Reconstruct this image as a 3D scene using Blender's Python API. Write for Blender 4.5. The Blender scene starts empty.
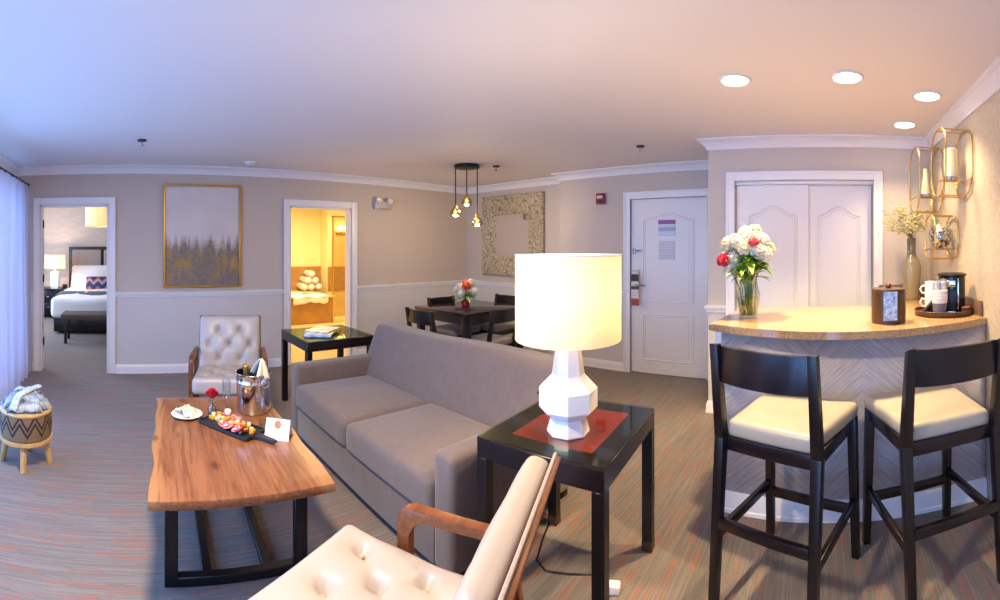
import bpy, bmesh, math, random
from mathutils import Vector, Matrix, noise
PI = math.pi
R = math.radians
random.seed(7)
sc = bpy.context.scene
COL = sc.collection
H = 1.385            # camera height
ZC = 2.30            # ceiling
XL, XR, YW = -4.90, 0.90, -1.30     # left wall, right wall, window wall
YB, Y2, YC = 4.70, 4.49, 3.616      # dining wall, entry wall, closet wall
XS, XC = -3.04, -0.958              # step in the back wall, corner of the closet wall

# ------------------------------------------------------------------ materials
def lin(c):
    return tuple((v / 12.92 if v <= .04045 else ((v + .055) / 1.055) ** 2.4) for v in c)
def hexc(h):
    h = h.lstrip('#')
    return lin([int(h[i:i + 2], 16) / 255 for i in (0, 2, 4)]) + (1,)

class NT:
    def __init__(s, name):
        s.m = bpy.data.materials.new(name); s.m.use_nodes = True
        s.t = s.m.node_tree; s.b = s.t.nodes['Principled BSDF']; s.out = s.t.nodes['Material Output']
    def n(s, typ, **kw):
        x = s.t.nodes.new(typ)
        for k, v in kw.items(): setattr(x, k, v)
        return x
    def l(s, a, b): s.t.links.new(a, b)
    def set(s, **kw):
        names = dict(col='Base Color', rough='Roughness', metal='Metallic', spec='Specular IOR Level', trans='Transmission Weight',
                     ior='IOR', coat='Coat Weight', sheen='Sheen Weight', emit='Emission Color', estr='Emission Strength', alpha='Alpha', sss='Subsurface Weight')
        for k, v in kw.items():
            i = s.b.inputs[names[k]]
            if hasattr(v, 'is_linked') or hasattr(v, 'links'): s.l(v, i)
            else: i.default_value = v
        return s
    def coord(s, kind='Object', scale=(1, 1, 1), rot=(0, 0, 0), loc=(0, 0, 0)):
        if kind == 'World':
            g = s.n('ShaderNodeNewGeometry'); src = g.outputs['Position']
        else:
            tc = s.n('ShaderNodeTexCoord'); src = tc.outputs[kind]
        mp = s.n('ShaderNodeMapping'); mp.inputs['Scale'].default_value = scale; mp.inputs['Rotation'].default_value = rot; mp.inputs['Location'].default_value = loc
        s.l(src, mp.inputs[0]); return mp.outputs[0]
    def noise(s, vec, scale=5, detail=3, rough=.5, dist=0):
        x = s.n('ShaderNodeTexNoise'); x.inputs['Scale'].default_value = scale; x.inputs['Detail'].default_value = detail
        x.inputs['Roughness'].default_value = rough; x.inputs['Distortion'].default_value = dist
        s.l(vec, x.inputs['Vector']); return x.outputs['Fac']
    def ramp(s, fac, stops, interp='LINEAR'):
        x = s.n('ShaderNodeValToRGB'); cr = x.color_ramp; cr.interpolation = interp
        while len(cr.elements) < len(stops): cr.elements.new(.5)
        for e, (p, c) in zip(cr.elements, stops):
            e.position = p; e.color = hexc(c) if isinstance(c, str) else (c, c, c, 1)
        s.l(fac, x.inputs[0]); return x.outputs[0]
    def mix(s, fac, a, b, mode='MIX'):
        x = s.n('ShaderNodeMix', data_type='RGBA', blend_type=mode)
        for v, i in ((fac, x.inputs[0]), (a, x.inputs[6]), (b, x.inputs[7])):
            if isinstance(v, str): i.default_value = hexc(v)
            elif isinstance(v, (int, float)): i.default_value = v
            elif isinstance(v, tuple): i.default_value = v
            else: s.l(v, i)
        return x.outputs[2]
    def math(s, op, a, b=0.0, c=0.0):
        x = s.n('ShaderNodeMath', operation=op)
        for v, i in zip((a, b, c), x.inputs):
            if isinstance(v, (int, float)): i.default_value = v
            else: s.l(v, i)
        return x.outputs[0]
    def xyz(s, vec):
        x = s.n('ShaderNodeSeparateXYZ'); s.l(vec, x.inputs[0]); return x.outputs
    def bump(s, h, strength=.3, dist=.01):
        x = s.n('ShaderNodeBump'); x.inputs['Strength'].default_value = strength; x.inputs['Distance'].default_value = dist
        s.l(h, x.inputs['Height']); s.l(x.outputs[0], s.b.inputs['Normal']); return s

def plain(name, col, rough=.5, metal=0, nscale=0, namt=.08, bscale=0, bstr=.2, **kw):
    t = NT(name); c = hexc(col)
    t.set(rough=rough, metal=metal, **kw)
    if nscale:
        f = t.noise(t.coord(), nscale, 4)
        d = tuple(v * (1 - namt * 2) for v in c[:3]) + (1,); u = tuple(min(1, v * (1 + namt)) for v in c[:3]) + (1,)
        t.set(col=t.mix(f, d, u))
    else: t.set(col=c)
    if bscale: t.bump(t.noise(t.coord(), bscale, 3), bstr, .004)
    return t.m

def wood(name, a, b, axis='X', rough=.35, scale=6, bump=.08, streak=14):
    t = NT(name); sca = {'X': (1, streak, streak), 'Y': (streak, 1, streak), 'Z': (streak, streak, 1)}[axis]
    v = t.coord(scale=sca); f = t.noise(v, scale * .5, 6, .6, .6)
    t.set(col=t.mix(t.ramp(f, [(.3, 0.0), (.7, 1.0)]), a, b), rough=rough).bump(f, bump, .003)
    return t.m

def glassm(name, col='#ffffff', rough=0.0, ior=1.45):
    t = NT(name)
    g = t.n('ShaderNodeBsdfGlass'); g.inputs['Color'].default_value = hexc(col); g.inputs['Roughness'].default_value = rough; g.inputs['IOR'].default_value = ior
    t.l(g.outputs[0], t.out.inputs[0]); return t.m

def thin_glass(name, col='#ffffff', refl=.12, rough=.02, edge=.5):
    t = NT(name)
    tr = t.n('ShaderNodeBsdfTransparent'); tr.inputs[0].default_value = hexc(col)
    gl = t.n('ShaderNodeBsdfGlossy'); gl.inputs['Roughness'].default_value = rough
    fr = t.n('ShaderNodeLayerWeight'); fr.inputs[0].default_value = .35
    f = t.math('MULTIPLY_ADD', fr.outputs['Facing'], edge, refl)
    mx = t.n('ShaderNodeMixShader'); t.l(f, mx.inputs[0]); t.l(tr.outputs[0], mx.inputs[1]); t.l(gl.outputs[0], mx.inputs[2])
    t.l(mx.outputs[0], t.out.inputs[0]); return t.m

def emis(name, col, strength):
    t = NT(name); t.set(col=hexc(col), emit=hexc(col), estr=strength, rough=.5); return t.m

def translucent(name, col, trans=.6, transp=0.0, bscale=0):
    t = NT(name); c = hexc(col)
    d = t.n('ShaderNodeBsdfDiffuse'); d.inputs[0].default_value = c
    tl = t.n('ShaderNodeBsdfTranslucent'); tl.inputs[0].default_value = c
    mx = t.n('ShaderNodeMixShader'); mx.inputs[0].default_value = trans
    t.l(d.outputs[0], mx.inputs[1]); t.l(tl.outputs[0], mx.inputs[2])
    o = mx.outputs[0]
    if transp:
        tp = t.n('ShaderNodeBsdfTransparent'); m2 = t.n('ShaderNodeMixShader'); m2.inputs[0].default_value = transp
        t.l(o, m2.inputs[1]); t.l(tp.outputs[0], m2.inputs[2]); o = m2.outputs[0]
    if bscale:
        b = t.n('ShaderNodeBump'); b.inputs['Strength'].default_value = .3; b.inputs['Distance'].default_value = .002
        t.l(t.noise(t.coord(scale=(1, 1, .15)), bscale, 2), b.inputs['Height']); t.l(b.outputs[0], d.inputs['Normal'])
    t.l(o, t.out.inputs[0]); return t.m

M = {}
def wall_mat(name, up, lo, split=.885):
    t = NT(name); v = t.coord('World'); z = t.xyz(v)[2]
    n = t.noise(v, 2.5, 3); n2 = t.noise(v, 160, 2)
    f = t.math('GREATER_THAN', z, split)
    c = t.mix(f, lo, up)
    c = t.mix(t.math('MULTIPLY', n, .12), c, '#8d8780')
    t.set(col=c, rough=.62).bump(n2, .12, .002); return t.m
M['wall'] = wall_mat('painted_wall', '#ccbdb0', '#d8d3d1')
M['wall_bar'] = wall_mat('bar_wall_paint', '#cfc3b6', '#d3cdc8')
def plaster():
    t = NT('textured_plaster'); v = t.coord('World')
    n = t.noise(v, 45, 4, .7); t.set(col=t.mix(t.ramp(n, [(.35, 0.0), (.65, 1.0)]), '#b8aa98', '#cdbfae'), rough=.5).bump(n, .5, .006); return t.m
M['plaster'] = plaster()
M['ceil'] = plain('ceiling_paint', '#e9e2df', .75, bscale=90, bstr=.05)
M['trim'] = plain('white_trim', '#efecec', .35)
M['door'] = plain('white_door', '#e9e6e6', .38)
M['black'] = plain('black_metal', '#17161a', .38, .3)
M['blackgloss'] = plain('black_gloss', '#0c0c10', .12)
M['chrome'] = plain('polished_steel', '#d8d8dc', .12, 1)
M['brass'] = plain('brushed_gold', '#d2aa5e', .28, 1)
M['espresso'] = wood('espresso_wood', '#0c080a', '#1a1214', 'Z', .33, 8)
M['espresso_x'] = wood('espresso_wood_long', '#0f0a0c', '#20161a', 'X', .26, 8)
M['walnut'] = wood('walnut_wood', '#5c3118', '#834b24', 'X', .32, 7)
M['leather'] = plain('cream_leather', '#b5aaa3', .36, nscale=6, namt=.05, bscale=260, bstr=.12)
M['leather_bar'] = plain('beige_leather', '#a8a092', .30, nscale=6, namt=.04, bscale=260, bstr=.1)
M['button'] = plain('tuft_button', '#b3a497', .7)
M['white_ceramic'] = plain('white_ceramic', '#eceaea', .2)
M['bulb'] = emis('lit_bulb', '#ffe6b8', 12)

def carpet():
    t = NT('striped_carpet'); g = t.coord('World'); x, y, _ = t.xyz(g)
    def cells(w, L, seed):
        ix = t.math('FLOOR', t.math('DIVIDE', x, w))
        w1 = t.n('ShaderNodeTexWhiteNoise', noise_dimensions='2D'); cv = t.n('ShaderNodeCombineXYZ'); t.l(ix, cv.inputs[0]); cv.inputs[1].default_value = seed; t.l(cv.outputs[0], w1.inputs['Vector'])
        iy = t.math('FLOOR', t.math('DIVIDE', t.math('MULTIPLY_ADD', w1.outputs['Value'], 7.3, y), L))
        w2 = t.n('ShaderNodeTexWhiteNoise', noise_dimensions='3D'); c2 = t.n('ShaderNodeCombineXYZ'); t.l(ix, c2.inputs[0]); t.l(iy, c2.inputs[1]); c2.inputs[2].default_value = seed; t.l(c2.outputs[0], w2.inputs['Vector'])
        return w2.outputs['Value']
    def gt(v, k): return t.math('GREATER_THAN', v, k)
    c = t.mix(t.noise(g, 120, 3, .7), '#6f665f', '#8d8379')
    f = cells(.0045, .27, 1.0)
    c = t.mix(t.math('MULTIPLY', gt(f, .66), .20), c, '#ada298')
    c = t.mix(t.math('MULTIPLY', t.math('LESS_THAN', f, .28), .22), c, '#625a57')
    c = t.mix(t.math('MULTIPLY', gt(cells(.0055, .15, 5.0), .92), .68), c, '#b5603c')
    c = t.mix(t.math('MULTIPLY', gt(cells(.0055, .13, 9.0), .95), .4), c, '#97616a')
    c = t.mix(t.math('MULTIPLY', t.noise(g, 1.3, 2), .15), c, '#5a5257')
    t.set(col=c, rough=.95, sheen=.15, spec=.15).bump(t.noise(g, 260, 2), .5, .006); return t.m
M['carpet'] = carpet()
def fabric(name, a, b, s=300):
    t = NT(name); v = t.coord(); f = t.noise(v, s, 2, .6); f2 = t.noise(t.coord(scale=(1, 1, .2)), 30, 3)
    t.set(col=t.mix(t.math('MULTIPLY_ADD', f2, .6, t.math('MULTIPLY', f, .4)), a, b), rough=.9, sheen=.3, spec=.2).bump(f, .3, .003); return t.m
M['sofa'] = fabric('taupe_upholstery', '#5f524d', '#7b6c66')
M['dinseat'] = fabric('taupe_seat_fabric', '#8d8078', '#a99b90')
def table_wood():
    t = NT('live_edge_wood'); v = t.coord(scale=(1, 9, 9)); o = t.coord()
    f = t.noise(v, 2.2, 7, .62, 1.1); f2 = t.noise(t.coord(scale=(1.2, 26, 26)), 3, 5, .6, .4)
    c = t.ramp(f, [(.25, '#5d3822'), (.45, '#865433'), (.6, '#986541'), (.78, '#6c4227')])
    c = t.mix(t.math('MULTIPLY', t.ramp(f2, [(.45, 0.0), (.75, 1.0)]), .6), c, '#4c2b18')
    y = t.math('ABSOLUTE', t.xyz(o)[1]); wob = t.math('MULTIPLY_ADD', f, .09, y)
    c = t.mix(t.ramp(wob, [(.345, 0.0), (.375, .8)]), c, '#ac7c4f')
    vo = t.n('ShaderNodeTexVoronoi'); t.l(t.coord(scale=(2.4, 5, 1), loc=(.3, .2, 0)), vo.inputs['Vector']); vo.inputs['Scale'].default_value = 1
    c = t.mix(t.ramp(vo.outputs['Distance'], [(.04, .85), (.13, 0.0)]), c, '#4e2d18')
    t.set(col=c, rough=.3, coat=.2).bump(f2, .06, .002); return t.m
M['tablewood'] = table_wood()
def herringbone():
    t = NT('chevron_panel'); tc = t.n('ShaderNodeTexCoord'); u, v, _ = t.xyz(tc.outputs['UV'])
    W = .25
    fu = t.math('FRACT', t.math('DIVIDE', u, 2 * W))
    tri = t.math('MULTIPLY', t.math('ABSOLUTE', t.math('SUBTRACT', fu, .5)), 2 * W)
    d = t.math('ADD', v, t.math('MULTIPLY', tri, .9))
    pl = t.math('DIVIDE', d, .085); fr = t.math('FRACT', pl); ix = t.math('FLOOR', pl)
    line = t.ramp(t.math('ABSOLUTE', t.math('SUBTRACT', fr, .5)), [(.43, 0.0), (.49, 1.0)])
    cmb = t.n('ShaderNodeCombineXYZ'); t.l(ix, cmb.inputs[0]); t.l(t.math('FLOOR', t.math('DIVIDE', u, W)), cmb.inputs[1])
    wn = t.n('ShaderNodeTexWhiteNoise'); t.l(cmb.outputs[0], wn.inputs['Vector'])
    g = t.n('ShaderNodeCombineXYZ'); t.l(t.math('MULTIPLY', d, 14), g.inputs[0]); t.l(t.math('MULTIPLY', tri, 1.5), g.inputs[1]); t.l(wn.outputs['Value'], g.inputs[2])
    gr = t.noise(g.outputs[0], 8, 4, .6)
    c = t.mix(t.ramp(gr, [(.3, 0.0), (.7, 1.0)]), '#a9a19f', '#dcd6d2')
    c = t.mix(t.math('MULTIPLY', wn.outputs['Value'], .45), c, '#bdb6ba')
    c = t.mix(t.math('MULTIPLY', line, .35), c, '#9f9897')
    t.set(col=c, rough=.45).bump(t.math('SUBTRACT', gr, t.math('MULTIPLY', line, 1.2)), .3, .004); return t.m
M['herring'] = herringbone()
def granite():
    t = NT('beige_granite'); v = t.coord('World'); a = t.noise(v, 150, 4, .75); b = t.noise(v, 12, 3)
    c = t.ramp(a, [(.32, '#4c3424'), (.44, '#94704f'), (.56, '#bfa27b'), (.72, '#d2bd98')])
    c = t.mix(t.math('MULTIPLY', b, .3), c, '#b28c5f'); t.set(col=c, rough=.16, coat=.3); return t.m
M['granite'] = granite()
def painting():
    t = NT('misty_forest_canvas'); o = t.coord(); x, y, z = t.xyz(o)
    col = t.noise(t.coord(scale=(1, 16, 1.6)), 1, 3, .6); fine = t.noise(o, 60, 5, .75)
    edge = t.math('ADD', z, t.math('MULTIPLY', t.math('SUBTRACT', col, .5), -.42))
    edge = t.math('ADD', edge, t.math('MULTIPLY', t.math('SUBTRACT', fine, .5), .14))
    m = t.ramp(edge, [(0, 1.0), (.42, 1.0), (.56, 0.0), (1, 0.0)])
    sky = t.mix(t.noise(o, 3, 4), '#cbbfba', '#e2d9d2')
    gold = t.noise(t.coord(scale=(1, 3, 2)), 3, 4, .7)
    fc = t.mix(fine, '#463f40', '#a89886')
    g2 = t.ramp(t.math('MULTIPLY', gold, t.math('MULTIPLY_ADD', fine, .8, .6)), [(.46, 0.0), (.62, 1.0)])
    fc = t.mix(t.math('MULTIPLY', g2, .75), fc, '#b98f3c')
    low = t.ramp(z, [(.0, .6), (.22, 0.0)])
    fc = t.mix(low, fc, '#6e6d78')
    t.set(col=t.mix(m, sky, fc), rough=.55).bump(fine, .25, .004); return t.m
M['painting'] = painting()
def leafframe():
    t = NT('carved_leaf_frame'); o = t.coord(scale=(1, .3, 1))
    n1 = t.noise(o, 4.5, 1, .4); n2 = t.noise(t.coord(scale=(1, .3, 1), loc=(3, 0, 5)), 4.5, 1, .4)
    a = t.math('FRACT', t.math('MULTIPLY', n1, 11.0)); b_ = t.math('FRACT', t.math('MULTIPLY', n2, 11.0))
    r = t.ramp(t.math('MINIMUM', t.math('ABSOLUTE', t.math('SUBTRACT', a, .5)), t.math('ABSOLUTE', t.math('SUBTRACT', b_, .5))), [(.03, 0.0), (.14, 1.0)])
    t.set(col=t.mix(r, '#94836a', '#cabb9d'), rough=.45, metal=.2).bump(r, .8, .010); return t.m
M['leafframe'] = leafframe()
def mirror_m():
    t = NT('mirror_glass'); t.set(col=(.82, .82, .84, 1), metal=1.0, rough=.03); return t.m
M['mirror'] = mirror_m()
def tile(name, a, b, grout, size=.3, axis='X'):
    t = NT(name); v = t.coord('World'); x, y, z = t.xyz(v)
    p, q = {'X': (y, z), 'Y': (x, z), 'Z': (x, y)}[axis]
    def ln(s): return t.ramp(t.math('ABSOLUTE', t.math('SUBTRACT', t.math('FRACT', t.math('DIVIDE', s, size)), .5)), [(.475, 0.0), (.49, 1.0)])
    g = t.math('MAXIMUM', ln(p), ln(q))
    c = t.mix(t.noise(v, 7, 5, .65), a, b); c = t.mix(g, c, grout)
    t.set(col=c, rough=.25).bump(g, -.3, .003); return t.m
M['tile'] = tile('travertine_tile_front', '#8a6336', '#c99a5c', '#a98a5c', .27, 'X')
M['tiley'] = tile('travertine_tile_side', '#8a6336', '#c99a5c', '#a98a5c', .27, 'Y')
M['tilez'] = tile('travertine_floor', '#d9b77a', '#ecd5a4', '#c9ab74', .33, 'Z')
M['bathwall'] = plain('yellow_paint', '#f0e4b0', .6)
M['bedwall'] = wall_mat('bedroom_paint', '#b9a99a', '#b9a99a')
def stripes_wallpaper():
    t = NT('bedroom_wallpaper'); v = t.coord('World', rot=(R(35), 0, 0)); n = t.noise(t.coord('World', (1, 3, 14), rot=(R(30), 0, 0)), 1.2, 3)
    t.set(col=t.mix(n, '#a59a92', '#c9beb4'), rough=.6); return t.m
M['bedpaper'] = stripes_wallpaper()
M['linen'] = plain('white_linen', '#eceaea', .85, bscale=40, bstr=.25)
M['greyrunner'] = plain('grey_bed_runner', '#4c5a66', .9)
M['curtain'] = translucent('sheer_curtain', '#d3c9d3', .42, .08, 0)
M['shade'] = translucent('linen_lamp_shade', '#e2d1ac', .24, 0, 220)
M['roofrod'] = plain('dark_rod', '#1a1516', .4, .5)

# ------------------------------------------------------------------ mesh builder
class MB:
    def __init__(s): s.bm = bmesh.new(); s.uv = None
    def _add(s, verts, faces, Mx=None):
        vs = [s.bm.verts.new(Mx @ Vector(v) if Mx else v) for v in verts]
        out = []
        for f in faces:
            try: out.append(s.bm.faces.new([vs[i] for i in f]))
            except ValueError: pass
        return vs, out
    def box(s, x0, x1, y0, y1, z0, z1, bev=0, Mx=None, seg=2):
        v = [(x, y, z) for z in (z0, z1) for y in (y0, y1) for x in (x0, x1)]
        f = [(0, 2, 3, 1), (4, 5, 7, 6), (0, 1, 5, 4), (2, 6, 7, 3), (0, 4, 6, 2), (1, 3, 7, 5)]
        vs, fs = s._add(v, f, Mx)
        if bev:
            ed = list({e for q in fs for e in q.edges})
            bmesh.ops.bevel(s.bm, geom=ed, offset=bev, segments=seg, affect='EDGES', profile=.5)
        return s
    def hexa(s, bot, top, bev=0):
        """box from four bottom and four top corners, both counter-clockwise"""
        vs, fs = s._add(list(bot) + list(top), [(3, 2, 1, 0), (4, 5, 6, 7), (0, 1, 5, 4), (1, 2, 6, 5), (2, 3, 7, 6), (3, 0, 4, 7)])
        if bev:
            ed = list({e for q in fs for e in q.edges}); bmesh.ops.bevel(s.bm, geom=ed, offset=bev, segments=2, affect='EDGES', profile=.5)
        return s
    def bar(s, p0, p1, w, h=None, bev=0, up=(0, 0, 1)):
        """square bar from p0 to p1"""
        h = h or w; p0, p1 = Vector(p0), Vector(p1); d = p1 - p0; L = d.length; d.normalize()
        u = Vector(up)
        if abs(d.dot(u)) > .98: u = Vector((0, 1, 0))
        sx = d.cross(u).normalized(); u = sx.cross(d)
        Mx = Matrix((( d.x, sx.x, u.x, p0.x), (d.y, sx.y, u.y, p0.y), (d.z, sx.z, u.z, p0.z), (0, 0, 0, 1)))
        return s.box(0, L, -w / 2, w / 2, -h / 2, h / 2, bev, Mx)
    def prism(s, pts, z0, z1, bev=0, Mx=None):
        n = len(pts)
        v = [(x, y, z0) for x, y in pts] + [(x, y, z1) for x, y in pts]
        f = [tuple(range(n))[::-1], tuple(range(n, 2 * n))] + [(i, (i + 1) % n, n + (i + 1) % n, n + i) for i in range(n)]
        vs, fs = s._add(v, f, Mx)
        if bev:
            ed = [e for q in fs[:2] for e in q.edges]; bmesh.ops.bevel(s.bm, geom=list(set(ed)), offset=bev, segments=2, affect='EDGES', profile=.5)
        return s
    def lathe(s, prof, n=32, c=(0, 0, 0), Mx=None, rot=0, cap=True):
        v = []; f = []
        for r, z in prof:
            for i in range(n):
                a = 2 * PI * i / n + rot; v.append((c[0] + r * math.cos(a), c[1] + r * math.sin(a), c[2] + z))
        m = len(prof)
        for j in range(m - 1):
            for i in range(n):
                f.append((j * n + i, j * n + (i + 1) % n, (j + 1) * n + (i + 1) % n, (j + 1) * n + i))
        if cap:
            if prof[0][0] > 1e-5: f.append(tuple(range(n))[::-1])
            if prof[-1][0] > 1e-5: f.append(tuple(range((m - 1) * n, m * n)))
        s._add(v, f, Mx); return s
    def cyl(s, p0, p1, r0, r1=None, n=16):
        r1 = r0 if r1 is None else r1; p0, p1 = Vector(p0), Vector(p1); d = p1 - p0; L = d.length
        q = d.to_track_quat('Z', 'Y').to_matrix().to_4x4(); q.translation = p0
        return s.lathe([(r0, 0), (r1, L)], n, Mx=q)
    def tube(s, pts, r, n=8, closed=False):
        pts = [Vector(p) for p in pts]; m = len(pts); rings = []
        prev = None; v = []; f = []
        for i, p in enumerate(pts):
            if closed: d = pts[(i + 1) % m] - pts[i - 1]
            else: d = pts[min(i + 1, m - 1)] - pts[max(i - 1, 0)]
            d.normalize()
            if prev is None:
                a = Vector((0, 0, 1)) if abs(d.z) < .9 else Vector((1, 0, 0)); x = d.cross(a).normalized()
            else:
                x = prev - d * prev.dot(d)
                x = x.normalized() if x.length > 1e-6 else d.orthogonal().normalized()
            prev = x; y = d.cross(x); rr = r[i] if isinstance(r, (list, tuple)) else r
            for k in range(n):
                a = 2 * PI * k / n; v.append(p + x * (rr * math.cos(a)) + y * (rr * math.sin(a)))
        for i in range(m if closed else m - 1):
            j = (i + 1) % m
            for k in range(n): f.append((i * n + k, i * n + (k + 1) % n, j * n + (k + 1) % n, j * n + k))
        if not closed: f += [tuple(range(n))[::-1], tuple(range((m - 1) * n, m * n))]
        s._add(v, f); return s
    def ball(s, c, r, sx=1, sy=1, sz=1, n=12, m=8, Mx=None):
        prof = [(max(1e-6, math.sin(PI * j / m)) * r, -math.cos(PI * j / m) * r) for j in range(m + 1)]
        q = Matrix.Translation(c) @ Matrix.Diagonal((sx, sy, sz, 1))
        if Mx: q = Mx @ q
        s.lathe(prof, n, Mx=q, cap=False); return s
    def rbox(s, hx, hy, hz, r, n=(10, 10, 4), fn=None, Mx=None):
        """soft rounded box; fn moves each point"""
        def L(h, k):
            a = [-h, -h + r * .25, -h + r * .6]
            return a + [-(h - r) + 2 * (h - r) * i / k for i in range(k + 1)] + [-q for q in a[::-1]]
        A = [L(h, k) for h, k in zip((hx, hy, hz), n)]; hh = (hx, hy, hz)
        idx = {}; v = []; f = []
        def vert(p):
            key = tuple(round(c, 6) for c in p)
            if key in idx: return idx[key]
            q = Vector([max(-(hh[i] - r), min(hh[i] - r, p[i])) for i in range(3)]); d = Vector(p) - q
            w = q + d.normalized() * r
            if fn: w = Vector(fn(w))
            idx[key] = len(v); v.append(w); return idx[key]
        for ax in range(3):
            b, c = [(1, 2), (2, 0), (0, 1)][ax]
            for sg in (-1, 1):
                for i in range(len(A[b]) - 1):
                    for j in range(len(A[c]) - 1):
                        q = []
                        for di, dj in ((0, 0), (1, 0), (1, 1), (0, 1)):
                            p = [0, 0, 0]; p[ax] = sg * hh[ax]; p[b] = A[b][i + di]; p[c] = A[c][j + dj]; q.append(vert(p))
                        f.append(q if sg > 0 else q[::-1])
        s._add(v, f, Mx); return s
    def sweep(s, prof, path, closed=False):
        """profile (out, z) along an XY path; out is to the left of travel"""
        m = len(path); P = [Vector((p[0], p[1])) for p in path]; v = []; f = []; k = len(prof)
        for i in range(m):
            ds = []
            if closed or i > 0: ds.append((P[i] - P[i - 1]).normalized())
            if closed or i < m - 1: ds.append((P[(i + 1) % m] - P[i]).normalized())
            ns = [Vector((-d.y, d.x)) for d in ds]
            nn = sum(ns, Vector((0, 0))); nn.normalize(); sc_ = 1 / max(.3, nn.dot(ns[0]))
            for o, z in prof: v.append((P[i].x + nn.x * o * sc_, P[i].y + nn.y * o * sc_, z))
        for i in range(m if closed else m - 1):
            j = (i + 1) % m
            for q in range(k): f.append((i * k + q, j * k + q, j * k + (q + 1) % k, i * k + (q + 1) % k))
        if not closed: f += [tuple(range(k)), tuple(range((m - 1) * k, m * k))[::-1]]
        s._add(v, f); return s
    def sheet(s, fn, nu, nv):
        v = [fn(i / nu, j / nv) for j in range(nv + 1) for i in range(nu + 1)]
        f = [(j * (nu + 1) + i, j * (nu + 1) + i + 1, (j + 1) * (nu + 1) + i + 1, (j + 1) * (nu + 1) + i) for j in range(nv) for i in range(nu)]
        s._add(v, f); return s
    def mesh(s, name, smooth=.65):
        bmesh.ops.recalc_face_normals(s.bm, faces=s.bm.faces)
        me = bpy.data.meshes.new(name); s.bm.to_mesh(me); s.bm.free()
        if smooth:
            for p in me.polygons: p.use_smooth = True
            me.set_sharp_from_angle(angle=smooth)
        return me

def tag(o, label=None, cat=None, group=None, kind=None):
    for k, v in (('label', label), ('category', cat), ('group', group), ('kind', kind)):
        if v: o[k] = v
    return o
def put(name, mb, mat, parent=None, loc=(0, 0, 0), rz=0, smooth=.65, label=None):
    o = bpy.data.objects.new(name, mb.mesh(name, smooth) if isinstance(mb, MB) else mb); COL.objects.link(o)
    if not o.data.materials: o.data.materials.append(M[mat] if isinstance(mat, str) else mat)
    o.parent = parent; o.location = loc; o.rotation_euler = (0, 0, rz)
    if label: o['label'] = label
    return o
def thing(name, label, cat, loc=(0, 0, 0), rz=0, group=None):
    o = bpy.data.objects.new(name, None); COL.objects.link(o); o.empty_display_size = .1
    o.location = loc; o.rotation_euler = (0, 0, rz); return tag(o, label, cat, group)
def single(name, mb, mat, label, cat, loc=(0, 0, 0), rz=0, group=None, smooth=.65, kind=None):
    return tag(put(name, mb, mat, None, loc, rz, smooth), label, cat, group, kind)
def struct(name, mb, mat, parent=None, smooth=.65):
    o = put(name, mb, mat, parent, smooth=smooth)
    if parent is None: o['kind'] = 'structure'
    return o
def kids(o): return [c for c in COL.objects if c.parent == o]
def dup(root, loc=None, rz=None, label=None, group=None, parent=None):
    src = kids(root)
    c = root.copy(); COL.objects.link(c)
    if parent: c.parent = parent
    if loc is not None: c.location = loc
    if rz is not None: c.rotation_euler = (0, 0, rz)
    if label: c['label'] = label
    if group: c['group'] = group
    for ch in src: dup(ch, parent=c)
    return c

# ------------------------------------------------------------------ room shell
def wall_x(x0, x1, ya, yb, z1, holes):     # wall whose length runs along Y; holes (y0, y1, z0, z1)
    mb = MB(); y = ya
    for h0, h1, a, b in sorted(holes):
        mb.box(x0, x1, y, h0, 0, z1)
        if a > 0: mb.box(x0, x1, h0, h1, 0, a)
        mb.box(x0, x1, h0, h1, b, z1); y = h1
    mb.box(x0, x1, y, yb, 0, z1); return mb
def wall_y(y0, y1, xa, xb, z1, holes):
    mb = MB(); x = xa
    for h0, h1, a, b in sorted(holes):
        mb.box(x, h0, y0, y1, 0, z1)
        if a > 0: mb.box(h0, h1, y0, y1, 0, a)
        mb.box(h0, h1, y0, y1, b, z1); x = h1
    mb.box(x, xb, y0, y1, 0, z1); return mb

BED = (-.995, -.228, 1.875)      # bedroom doorway y0, y1, top
BAT = (1.865, 2.695, 1.89)       # bathroom doorway
ENT = (-2.085, -1.205, 1.935)     # entry door x0, x1, top
CLO = (-.727, .417, 1.945)       # closet opening
WIN = (-4.70, .30, .04, 2.04)    # window opening
struct('floor', MB().box(-9.9, XR + .12, -2.7, 5.0, -.1, 0), 'carpet')
struct('ceiling', MB().box(-9.9, XR + .12, -2.7, 5.0, ZC, ZC + .1), 'ceil')
struct('wall_left', wall_x(XL - .12, XL, YW - .12, YB + .12, ZC, [(BED[0], BED[1], 0, BED[2]), (BAT[0], BAT[1], 0, BAT[2])]), 'wall', smooth=0)
struct('wall_back', MB().box(XL, XS + .1, YB, YB + .12, 0, ZC), 'wall', smooth=0)
we = wall_y(Y2, Y2 + .12, XS, XC + .3, ZC, [(ENT[0], ENT[1], 0, ENT[2])]); we.box(XS, XS + .1, Y2 + .12, YB, 0, ZC)
struct('wall_entry', we, 'wall', smooth=0)
struct('wall_corridor', MB().box(XC, XC + .1, YC + .1, Y2, 0, ZC), 'wall', smooth=0)
wc = wall_y(YC, YC + .1, XC, XR, ZC, [(CLO[0], CLO[1], 0, CLO[2])])
struct('wall_closet', wc, 'wall_bar', smooth=0)
struct('wall_closet_rear', MB().box(XC, XR, YC + .6, YC + .66, 0, ZC), 'wall_bar', smooth=0)
struct('wall_right', MB().box(XR, XR + .12, YW - .12, YC + .66, 0, ZC), 'plaster', smooth=0)
struct('wall_window', wall_y(YW - .12, YW, XL, XR, ZC, [WIN]), 'wall', smooth=0)

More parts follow.
